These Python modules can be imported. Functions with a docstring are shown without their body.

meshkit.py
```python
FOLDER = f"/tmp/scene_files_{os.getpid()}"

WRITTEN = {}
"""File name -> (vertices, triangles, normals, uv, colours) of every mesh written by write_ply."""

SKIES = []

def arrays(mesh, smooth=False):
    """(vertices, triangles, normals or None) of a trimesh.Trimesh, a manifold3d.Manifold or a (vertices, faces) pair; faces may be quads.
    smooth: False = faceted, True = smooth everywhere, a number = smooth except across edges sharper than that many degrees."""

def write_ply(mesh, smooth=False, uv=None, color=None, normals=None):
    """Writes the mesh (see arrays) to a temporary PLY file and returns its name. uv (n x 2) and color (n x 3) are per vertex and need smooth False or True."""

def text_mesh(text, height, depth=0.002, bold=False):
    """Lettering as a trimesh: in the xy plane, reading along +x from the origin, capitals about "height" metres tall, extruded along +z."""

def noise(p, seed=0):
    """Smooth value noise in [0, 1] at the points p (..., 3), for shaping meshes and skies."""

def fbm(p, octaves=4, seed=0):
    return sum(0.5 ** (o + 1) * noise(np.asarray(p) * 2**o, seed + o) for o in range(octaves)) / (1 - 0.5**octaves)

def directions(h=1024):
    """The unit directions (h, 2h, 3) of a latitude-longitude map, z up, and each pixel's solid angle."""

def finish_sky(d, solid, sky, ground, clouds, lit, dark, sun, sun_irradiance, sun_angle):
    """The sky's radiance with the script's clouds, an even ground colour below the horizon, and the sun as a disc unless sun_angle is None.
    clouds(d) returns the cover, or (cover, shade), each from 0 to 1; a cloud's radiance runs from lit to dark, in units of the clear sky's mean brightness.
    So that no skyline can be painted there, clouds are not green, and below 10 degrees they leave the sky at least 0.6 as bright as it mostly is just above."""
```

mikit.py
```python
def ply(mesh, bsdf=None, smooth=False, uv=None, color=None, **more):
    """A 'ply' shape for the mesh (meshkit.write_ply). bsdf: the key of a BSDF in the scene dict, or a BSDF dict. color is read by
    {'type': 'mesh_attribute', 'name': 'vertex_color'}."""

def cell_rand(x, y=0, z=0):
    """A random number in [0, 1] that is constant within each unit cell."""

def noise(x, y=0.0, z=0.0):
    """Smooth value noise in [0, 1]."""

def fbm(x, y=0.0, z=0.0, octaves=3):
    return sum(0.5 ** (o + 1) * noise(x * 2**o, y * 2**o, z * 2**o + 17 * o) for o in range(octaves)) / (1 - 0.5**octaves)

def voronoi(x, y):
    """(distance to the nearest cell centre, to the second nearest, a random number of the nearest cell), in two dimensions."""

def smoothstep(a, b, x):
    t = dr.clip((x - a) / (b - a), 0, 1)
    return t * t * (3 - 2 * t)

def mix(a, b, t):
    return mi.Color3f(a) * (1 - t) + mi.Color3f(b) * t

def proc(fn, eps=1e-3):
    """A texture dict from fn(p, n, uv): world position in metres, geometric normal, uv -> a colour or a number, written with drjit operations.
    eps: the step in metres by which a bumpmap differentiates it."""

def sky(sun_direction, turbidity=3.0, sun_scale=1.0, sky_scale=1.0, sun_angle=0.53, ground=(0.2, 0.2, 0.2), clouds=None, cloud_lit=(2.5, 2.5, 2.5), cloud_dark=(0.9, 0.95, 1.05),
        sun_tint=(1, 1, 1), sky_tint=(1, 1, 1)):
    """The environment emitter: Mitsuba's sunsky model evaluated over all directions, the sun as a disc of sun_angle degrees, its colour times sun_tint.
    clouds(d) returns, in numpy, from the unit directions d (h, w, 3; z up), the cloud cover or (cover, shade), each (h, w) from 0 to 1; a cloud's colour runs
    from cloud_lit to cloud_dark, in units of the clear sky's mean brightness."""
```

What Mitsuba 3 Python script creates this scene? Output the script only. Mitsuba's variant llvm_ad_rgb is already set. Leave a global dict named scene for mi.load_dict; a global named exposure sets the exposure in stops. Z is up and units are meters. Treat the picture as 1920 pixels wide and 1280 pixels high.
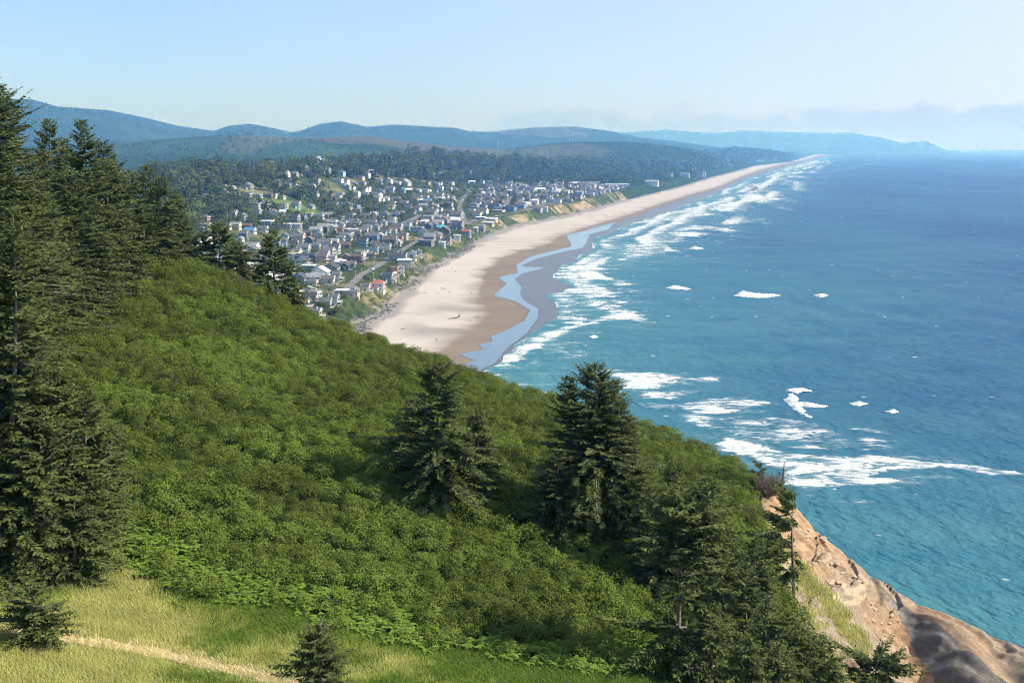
import math
import numpy as np
import trimesh
import mitsuba as mi
import drjit as dr
import mikit
import meshkit
from meshkit import fbm as nfbm, noise as nnoise
from scipy.interpolate import RBFInterpolator, RegularGridInterpolator
import shapely

scene, labels = {}, {}
T = mi.ScalarTransform4f
rng = np.random.default_rng(7)

# ------------------------------------------------------------------ camera, light, exposure
EYE = np.array([0.0, 0.0, 120.0])
FPX, CX, CY, HORIZON = 1867.0, 960.0, 640.0, 276.5     # focal length, centre and level line in photo pixels
PITCH = math.atan((CY - HORIZON) / FPX)
FWD = np.array([0, math.cos(PITCH), -math.sin(PITCH)])
UP = np.array([0, math.sin(PITCH), math.cos(PITCH)])
scene['camera'] = {
    'type': 'perspective', 'fov': 2 * math.degrees(math.atan(CX / FPX)), 'fov_axis': 'x',
    'near_clip': 1.0, 'far_clip': 200000.0,
    'to_world': T().look_at(origin=EYE.tolist(), target=(EYE + FWD).tolist(), up=[0, 0, 1]),
    'medium': {'type': 'ref', 'id': 'air'},
}
SUN_AZ, SUN_EL = math.radians(98), math.radians(39)     # azimuth to the right of the view, height
SUN = np.array([math.sin(SUN_AZ) * math.cos(SUN_EL), math.cos(SUN_AZ) * math.cos(SUN_EL), math.sin(SUN_EL)])
exposure = 2.4


def sky_clouds(d):
    az = np.degrees(np.arctan2(d[..., 0], d[..., 1]))
    el = np.degrees(np.arcsin(np.clip(d[..., 2], -1, 1)))
    p = np.stack([az * 0.33, el * 1.3, az * 0 + 3], -1)
    n = nfbm(p, 5, 3)
    n2 = nfbm(np.stack([az * 1.1, el * 2.6, az * 0 + 9], -1), 4, 5)
    w = nfbm(np.stack([az * 0.05, el * 0.02, az * 0 + 1.5], -1), 3, 8)
    top = 1.35 + 1.05 * np.clip((az + 3) / 5, 0, 1) + 1.3 * (n - 0.5) + 1.7 * (n2 - 0.5)
    band = np.clip((top - el) / 0.3, 0, 1) * np.clip((az + 5) / 5, 0, 1) * (0.65 + 0.25 * np.clip((az - 2) / 12, 0, 1))
    side = np.degrees(np.arccos(np.clip(d[..., 0] * 0.80 + d[..., 1] * 0.30 + d[..., 2] * 0.52, -1, 1)))
    veil = 0.30 * np.exp(-np.maximum(el, 0) / 14) + 0.95 * np.exp(-(side / 54) ** 2) + 0.16 * (w - 0.5)
    lit = np.clip(1 - (top - el) / 0.8, 0, 1)
    return np.clip(np.maximum(band, veil), 0, 1), np.where(band > veil, 1.0 - lit, 0.08)


scene['sky'] = mikit.sky(SUN.tolist(), turbidity=3.0, clouds=sky_clouds, cloud_lit=(2.5, 2.6, 2.65), cloud_dark=(1.35, 1.55, 1.85), sun_tint=(0.89, 1.0, 1.15), sky_tint=(0.62, 0.84, 1.02))
scene['air'] = {'type': 'homogeneous', 'albedo': {'type': 'rgb', 'value': [0.82, 0.94, 0.985]},
                'sigma_t': {'type': 'rgb', 'value': [2.5e-5, 5.7e-5, 12.5e-5]},
                'phase': {'type': 'hg', 'g': 0.2}}
scene['haze'] = {'type': 'cube', 'to_world': T().translate([0, 0, 282]).scale([70000, 70000, 290]),
                 'bsdf': {'type': 'null'}, 'interior': {'type': 'ref', 'id': 'air'}}
labels['haze'] = {'label': 'thin blue sea haze over the coast', 'kind': 'stuff'}


# ------------------------------------------------------------------ helpers
def ray(px, py):
    px, py = np.asarray(px, float), np.asarray(py, float)
    a, b = (px - CX) / FPX, (CY - py) / FPX
    d = FWD + a[..., None] * np.array([1.0, 0, 0]) + b[..., None] * UP
    return d / np.linalg.norm(d[..., :2], axis=-1, keepdims=True)      # unit horizontal length


def at_level(pts, z):
    """World points on the level z that the photo shows at these pixels."""
    pts = np.asarray(pts, float)
    d = ray(pts[:, 0], pts[:, 1])
    return EYE + d * ((z - EYE[2]) / d[:, 2])[:, None]


def at_range(pts):
    """(px, py, horizontal distance) -> world."""
    pts = np.asarray(pts, float)
    return EYE + ray(pts[:, 0], pts[:, 1]) * pts[:, 2:3]


def sstep(a, b, x):
    t = np.clip((x - a) / (b - a), 0, 1)
    return t * t * (3 - 2 * t)


def numbered(name):
    if name not in scene and name not in labels and not any(k.startswith(name + '__') for k in scene):
        return name
    i = 1
    while f'{name}_{i:03d}' in USED:
        i += 1
    return f'{name}_{i:03d}'


USED, COUNT = set(), {}


def key_for(name):
    """name, name_001, name_002 ..."""
    n = COUNT.get(name, 0)
    COUNT[name] = n + 1
    return name if n == 0 else f'{name}_{n:03d}'


def tag(key, label=None, category=None, group=None, kind=None):
    d = {}
    if label: d['label'] = label
    if category: d['category'] = category
    if group: d['group'] = group
    if kind: d['kind'] = kind
    labels[key] = d


class Mesh:
    """Collects vertices, triangles and one uv pair per vertex."""
    def __init__(self):
        self.v, self.f, self.u, self.n = [], [], [], 0

    def add(self, v, f, uv=(0.5, 0.5)):
        v = np.asarray(v, float).reshape(-1, 3)
        f = np.asarray(f, int)
        if f.shape[1] == 4:
            f = np.vstack([f[:, [0, 1, 2]], f[:, [0, 2, 3]]])
        self.v.append(v)
        self.f.append(f + self.n)
        u = np.asarray(uv, float)
        self.u.append(np.broadcast_to(u, (len(v), 2)) if u.ndim == 1 else u)
        self.n += len(v)
        return self

    def arrays(self):
        return np.vstack(self.v), np.vstack(self.f), np.vstack(self.u)

    def box(self, x0, x1, y0, y1, z0, z1, uv=(0.5, 0.5)):
        v = [[x, y, z] for x in (x0, x1) for y in (y0, y1) for z in (z0, z1)]
        return self.add(v, [[0, 1, 3, 2], [4, 6, 7, 5], [0, 4, 5, 1], [2, 3, 7, 6], [0, 2, 6, 4], [1, 5, 7, 3]], uv)

    def tube(self, pts, radii, sides=6, uv=(0.5, 0.5), cap=True):
        p = np.asarray(pts, float)
        t = np.gradient(p, axis=0)
        t /= np.linalg.norm(t, axis=1, keepdims=True) + 1e-9
        a = np.cross(t, np.where(np.abs(t[:, 2:]) < 0.9, [0, 0, 1.0], [1.0, 0, 0]))
        a /= np.linalg.norm(a, axis=1, keepdims=True) + 1e-9
        b = np.cross(t, a)
        ang = np.arange(sides) * 2 * np.pi / sides
        r = np.broadcast_to(radii, (len(p),))
        v = p[:, None] + r[:, None, None] * (np.cos(ang)[None, :, None] * a[:, None] + np.sin(ang)[None, :, None] * b[:, None])
        i, j = np.meshgrid(np.arange(len(p) - 1), np.arange(sides), indexing='ij')
        q = np.stack([i * sides + j, (i + 1) * sides + j, (i + 1) * sides + (j + 1) % sides, i * sides + (j + 1) % sides], -1).reshape(-1, 4)[:, ::-1]
        self.add(v.reshape(-1, 3), q, uv)
        if cap:
            e = v[-1]
            self.add(e, [[0, k, k + 1] for k in range(1, sides - 1)], uv)
        return self

    def shape(self, bsdf, smooth=False, **more):
        v, f, u = self.arrays()
        return mikit.ply((v, f), bsdf, smooth, uv=u, **more)


def grid_faces(nr, nc):
    i, j = np.meshgrid(np.arange(nr - 1), np.arange(nc - 1), indexing='ij')
    return np.stack([i * nc + j, i * nc + j + 1, (i + 1) * nc + j + 1, (i + 1) * nc + j], -1).reshape(-1, 4)


def tri(f):
    return np.vstack([f[:, [0, 1, 2]], f[:, [0, 2, 3]]])


def poly_dist(x, y, line):
    """Distance of points to a polyline in the plane, and the position of the nearest point along it."""
    best, where = np.full(x.shape, 1e18), np.zeros(x.shape)
    at = 0.0
    for (ax, ay), (bx, by) in zip(line[:-1, :2], line[1:, :2]):
        dx, dy = bx - ax, by - ay
        L = math.hypot(dx, dy)
        t = np.clip(((x - ax) * dx + (y - ay) * dy) / (L * L), 0, 1)
        d = (x - ax - t * dx) ** 2 + (y - ay - t * dy) ** 2
        where = np.where(d < best, at + t * L, where)
        best = np.minimum(best, d)
        at += L
    return np.sqrt(best), where
# ------------------------------------------------------------------ the shore, read off the photograph
TOE_PX = [(560, 790), (600, 720), (640, 655), (664, 632), (687, 600), (712, 590), (727, 577), (750, 560), (760, 542), (780, 527), (802, 507), (827, 495), (847, 483),
          (867, 472), (889, 457), (907, 447), (935, 435), (968, 424), (1007, 416), (1057, 406), (1104, 395), (1159, 380), (1206, 367), (1240, 359), (1279, 349),
          (1336, 332), (1385, 320), (1414, 311), (1480, 304), (1506, 296), (1530, 290), (1640, 287.6), (1770, 286.5), (1810, 284.5)]
DRY_PX = [(760, 790), (790, 720), (812, 680), (824, 656), (850, 635), (872, 618), (890, 600), (893, 575), (891, 555), (900, 530), (905, 505), (935, 482), (975, 470), (1026, 456), (1050, 442), (1092, 427),
          (1159, 408), (1206, 392), (1240, 381), (1283, 368), (1349, 349), (1392, 330), (1425, 318), (1465, 308), (1515, 297), (1540, 290), (1650, 287), (1778, 286), (1815, 284.2)]
WET_PX = [(800, 790), (850, 720), (880, 703), (862, 690), (893, 675), (862, 665), (912, 656), (898, 647), (926, 640), (921, 631), (945, 622), (985, 602), (996, 582), (968, 565),
          (926, 554), (952, 532), (934, 521), (972, 512), (969, 497), (994, 482), (1035, 471), (1073, 462), (1069, 452), (1061, 442), (1095, 434), (1121, 424), (1157, 417),
          (1190, 406), (1208, 399), (1249, 383), (1302, 367), (1352, 353), (1386, 336), (1438, 320), (1475, 309), (1525, 297), (1548, 290), (1655, 287), (1782, 286), (1818, 284.2)]
SURF_PX = [(850, 790), (870, 720), (885, 706), (900, 690), (925, 680), (950, 650), (985, 625), (1010, 610), (1030, 595), (1038, 580), (1035, 567), (1018, 554), (1041, 546), (1069, 537), (1031, 520), (1039, 501), (1072, 488), (1085, 477),
           (1108, 467), (1109, 458), (1104, 447), (1140, 438), (1160, 425), (1180, 420), (1208, 410), (1240, 401), (1285, 384), (1333, 366), (1366, 350), (1403, 333), (1445, 322),
           (1490, 309), (1535, 297), (1556, 290), (1660, 287), (1786, 286), (1822, 284.2)]
TOE_Z, DRY_Z, WET_Z, SURF_Z = 4.0, 1.8, 0.55, 0.03
LINES = [at_level(p, z) for p, z in ((TOE_PX, TOE_Z), (DRY_PX, DRY_Z), (WET_PX, WET_Z), (SURF_PX, SURF_Z))]
LINES = [L[np.argsort(L[:, 1])] for L in LINES]
TOE = LINES[0]


def line_x(L, y):
    return np.interp(y, L[:, 1], L[:, 0])


def inland(x, y):
    """Distance from the foot of the bluff, positive on the land side."""
    d, _ = poly_dist(x, y, TOE)
    return np.where(x < line_x(TOE, y), d, -d)


# ------------------------------------------------------------------ town ground and hills: one height function
def ridge(pts, front, back):
    w = at_range(pts)
    az = np.arctan2(w[:, 0], w[:, 1])
    return az, np.asarray(pts, float)[:, 2], w[:, 2], front, back


RIDGES = [
    ridge([(-700, 330, 1300), (-200, 330, 1300), (150, 322, 1400), (300, 324, 1450), (400, 318, 1560), (500, 313, 1700), (600, 306, 1900), (700, 298, 2250), (800, 290, 2600), (880, 293, 2900), (950, 298, 3200),
           (1050, 299, 3500), (1150, 299, 4100), (1230, 300, 4700), (1300, 303, 5600), (1350, 306, 6000)], 850, 900),
    ridge([(-700, 280, 4500), (-100, 274, 4500), (0, 276, 4500), (150, 272, 4500), (215, 270, 4500), (300, 262, 4500), (400, 255, 4500), (470, 254, 4400), (520, 257, 4300), (600, 259, 4300), (700, 256, 4500),
           (760, 266, 4600), (850, 275, 4700), (950, 280, 4900), (1000, 275, 5000), (1050, 268, 5200), (1100, 266, 5300), (1180, 266, 5400), (1250, 272, 5500), (1310, 281, 5600), (1345, 285, 5700)], 1500, 1500),
    ridge([(-700, 200, 9000), (-60, 186, 8600), (0, 187, 8600), (60, 187, 8600), (110, 201, 8700), (200, 207, 8800), (260, 218, 9000), (330, 236, 9200), (400, 246, 9300), (430, 236, 9400), (470, 233, 9400),
           (520, 243, 9400), (545, 250, 9500), (560, 247, 9500), (600, 234, 9500), (640, 229, 9500), (690, 239, 9600), (740, 235, 9600), (790, 237, 9700), (850, 240, 9800), (880, 247, 9800), (930, 247, 9900), (1000, 240, 10000),
           (1080, 238, 10200), (1150, 247, 10400), (1200, 257, 10600), (1280, 268, 10800), (1330, 274, 11000), (1400, 284, 11000)], 2600, 2500),
    ridge([(1240, 290, 8600), (1290, 286, 8600), (1330, 280, 8600), (1380, 275, 8700), (1430, 279, 8800), (1462, 284, 8900), (1488, 291, 9000), (1506, 298, 9100)], 1500, 2500),
    ridge([(1000, 250, 24000), (1150, 250, 24000), (1250, 244, 24000), (1330, 250, 24000), (1400, 246, 24000), (1500, 249, 24000), (1600, 251, 24000), (1650, 258, 24200), (1690, 269, 24500), (1722, 266, 24800),
           (1735, 264, 25000), (1750, 271, 25200), (1775, 279, 25500), (1800, 286, 25800)], 5000, 4000),
]


def land_z(x, y):
    r, az = np.hypot(x, y), np.arctan2(x, y)
    s = inland(x, y)
    si = np.maximum(s, 0)
    hb = np.interp(y, [500, 900, 1300, 1700, 2600, 3400, 5000, 8000, 9500, 20000], [11, 11, 12, 17, 22, 15, 14, 50, 60, 20])
    wob = 0.7 + 0.6 * nnoise(np.stack([x / 34, y / 34, x * 0], -1), 4)
    z = TOE_Z - 0.3 + hb * sstep(0, 1, si / (np.interp(y, [500, 1700, 2600, 8000, 9000], [26, 30, 34, 90, 140]) * wob))
    z = z + np.minimum(si, 900) * 0.022 * sstep(20, 150, si)
    z = z + 3.0 * (nfbm(np.stack([x / 130, y / 130, x * 0], -1), 3, 11) - 0.5) * sstep(30, 120, si)
    town = z
    for k, (a, d, h, front, back) in enumerate(RIDGES):
        dk, hk = np.interp(az, a, d), np.interp(az, a, h, left=0, right=0)
        q = (dk - r)
        warp = (nfbm(np.stack([x / (front * 0.45), y / (front * 0.45), x * 0 + k], -1), 4, 21 + k) - 0.5)
        q = q + front * 0.35 * warp * np.clip(np.abs(q) / (0.2 * front), 0, 1)
        p = np.where(q > 0, 1 - sstep(0, 1, q / front), 1 - sstep(0, 1, -q / back))
        hh = town + (hk - town) * p * sstep(0, [260, 300, 500, 60, 300][k], si)
        z = np.maximum(z, np.where(hk > 0, hh, -9)) if k else np.where(hk > 0, np.maximum(z, hh), z)
        z = np.where(hk > 0, np.maximum(z, hh), z)
    z = z + np.interp(r, [1500, 4000, 9000, 24000], [0, 6, 14, 25]) * (nfbm(np.stack([x / 420, y / 420, x * 0], -1), 4, 31) - 0.5) * sstep(50, 400, si)
    return np.where(s > 0, z, np.maximum(TOE_Z - 0.3 + s * 0.35, -4))


def land_hit(px, py, rmin=520.0, rmax=30000.0):
    """World points where the rays through these pixels meet the town ground or the hills (nan where they miss)."""
    px, py = np.atleast_1d(np.asarray(px, float)), np.atleast_1d(np.asarray(py, float))
    d = ray(px, py)
    rs = np.concatenate([np.arange(rmin, 2400, 6.0), np.arange(2400, 6000, 25.0), np.arange(6000, rmax, 120.0)])
    hit, prev = np.full(len(px), np.nan), np.full(len(px), np.nan)
    for a, b in zip(rs[:-1], rs[1:]):
        todo = np.isnan(hit)
        if not todo.any():
            break
        q = EYE + d[todo] * b
        g = q[:, 2] - LANDI(q[:, 0], q[:, 1])
        idx = np.nonzero(todo)[0]
        below = g < 0
        gp = prev[idx[below]]
        t = np.where(np.isnan(gp), 1.0, gp / np.maximum(gp - g[below], 1e-6))
        hit[idx[below]] = a + (b - a) * t
        prev[idx] = g
    p = EYE + d * hit[:, None]
    p[:, 2] = LANDI(p[:, 0], p[:, 1])
    return p


AZ = np.radians(np.linspace(-33, 27.5, 640))
RR = np.concatenate([np.arange(430, 2300, 6.0), np.arange(2300, 6400, 27.0), np.arange(6400, 12000, 75.0), np.arange(12000, 30001, 300.0)])
ga, gr = np.meshgrid(AZ, RR)
gx, gy = gr * np.sin(ga), gr * np.cos(ga)
gz = land_z(gx, gy)
_li = RegularGridInterpolator((RR, AZ), gz, bounds_error=False, fill_value=None)


def LANDI(x, y):
    return _li(np.stack([np.hypot(x, y), np.arctan2(x, y)], -1))


def land_uv(x, y):
    s = inland(x, y)
    return np.stack([np.clip(s / 200, -1, 1), np.hypot(x, y) / 10000], -1)


land_v = np.stack([gx, gy, gz], -1).reshape(-1, 3)
land_u = land_uv(gx, gy).reshape(-1, 2)
land_f = grid_faces(len(RR), len(AZ))
keep = (land_v[land_f][:, :, 2] > -3.5).any(1)
ring = land_f[:, 3] // len(AZ)
rr_f = RR[np.clip(land_f.min(1) // len(AZ), 0, len(RR) - 1)]
for name, lo, hi, mat in (('town_ground', 0, 2300, 'town_soil'), ('hills', 2300, 6900, 'hill_forest'), ('mountain_hills', 6900, 12500, 'hill_forest'), ('far_headland_hills', 12500, 40000, 'hill_forest')):
    sel = land_f[keep & (rr_f >= lo) & (rr_f < hi)]
    used, inv = np.unique(sel.ravel(), return_inverse=True)
    scene[name] = mikit.ply((land_v[used], inv.reshape(-1, 4)), mat, True, uv=land_u[used])
tag('town_ground', 'gently rising grassy ground that the seaside town stands on', kind='structure')
tag('hills', 'wooded and partly cleared hills behind the town', kind='structure')
tag('mountain_hills', 'long blue mountain ridge behind the cleared hills', kind='structure')
tag('far_headland_hills', 'pale far headland fading into sea haze', kind='structure')

# ------------------------------------------------------------------ beach
py_rows = np.concatenate([np.arange(789, 330, -1.6), np.arange(330, 285.5, -0.7)])
by = np.interp(py_rows, [284, 285], [0, 0]) + at_level(np.stack([py_rows * 0 + 960, py_rows], -1), 1.5)[:, 1]
xs = [line_x(L, by) for L in LINES]
sx = [xs[0] - 14, xs[0], xs[1], xs[2], np.maximum(xs[3], xs[2] + 2), np.maximum(xs[3], xs[2] + 2) + 45, np.maximum(xs[3], xs[2] + 2) + 110]
sz = [TOE_Z + 0.2, TOE_Z, DRY_Z, WET_Z, SURF_Z + 0.05, -0.9, -2.5]
cols = [np.linspace(i, i + 1, n, endpoint=False) for i, n in enumerate((3, 40, 34, 34, 14, 4))]
cols = np.concatenate(cols + [[6.0]])
S = np.broadcast_to(cols - 1.0, (len(by), len(cols)))
X = np.stack([np.interp(cols, range(7), [q[k] for q in sx]) for k in range(len(by))])
Y = np.broadcast_to(by[:, None], X.shape)
Z = np.interp(S + 1, range(7), sz)
Z = Z + 0.5 * (nfbm(np.stack([X / 25, Y / 60, X * 0], -1), 3, 2) - 0.5) * np.interp(S, [0, 0.8, 1.5, 2.5, 3], [0.6, 1, 1, 0.25, 0])
BEACH = (by, S, X, Z)
# uv: u = 0 at the bluff foot, 1/6 steps per line crossed
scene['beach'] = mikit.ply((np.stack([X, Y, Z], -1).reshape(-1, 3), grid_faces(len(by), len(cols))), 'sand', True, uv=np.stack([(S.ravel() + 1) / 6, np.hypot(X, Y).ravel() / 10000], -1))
tag('beach', 'long pale sand beach with brown wet sand towards the water', kind='structure')
# ------------------------------------------------------------------ sea, surf and the thin water on the sand
from scipy.ndimage import label as label_islands


def px_poly(x0, y0, s, pts, z=0.0):
    p = np.asarray(pts, float) / s + [x0, y0]
    return at_level(p, z)[:, :2]


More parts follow.
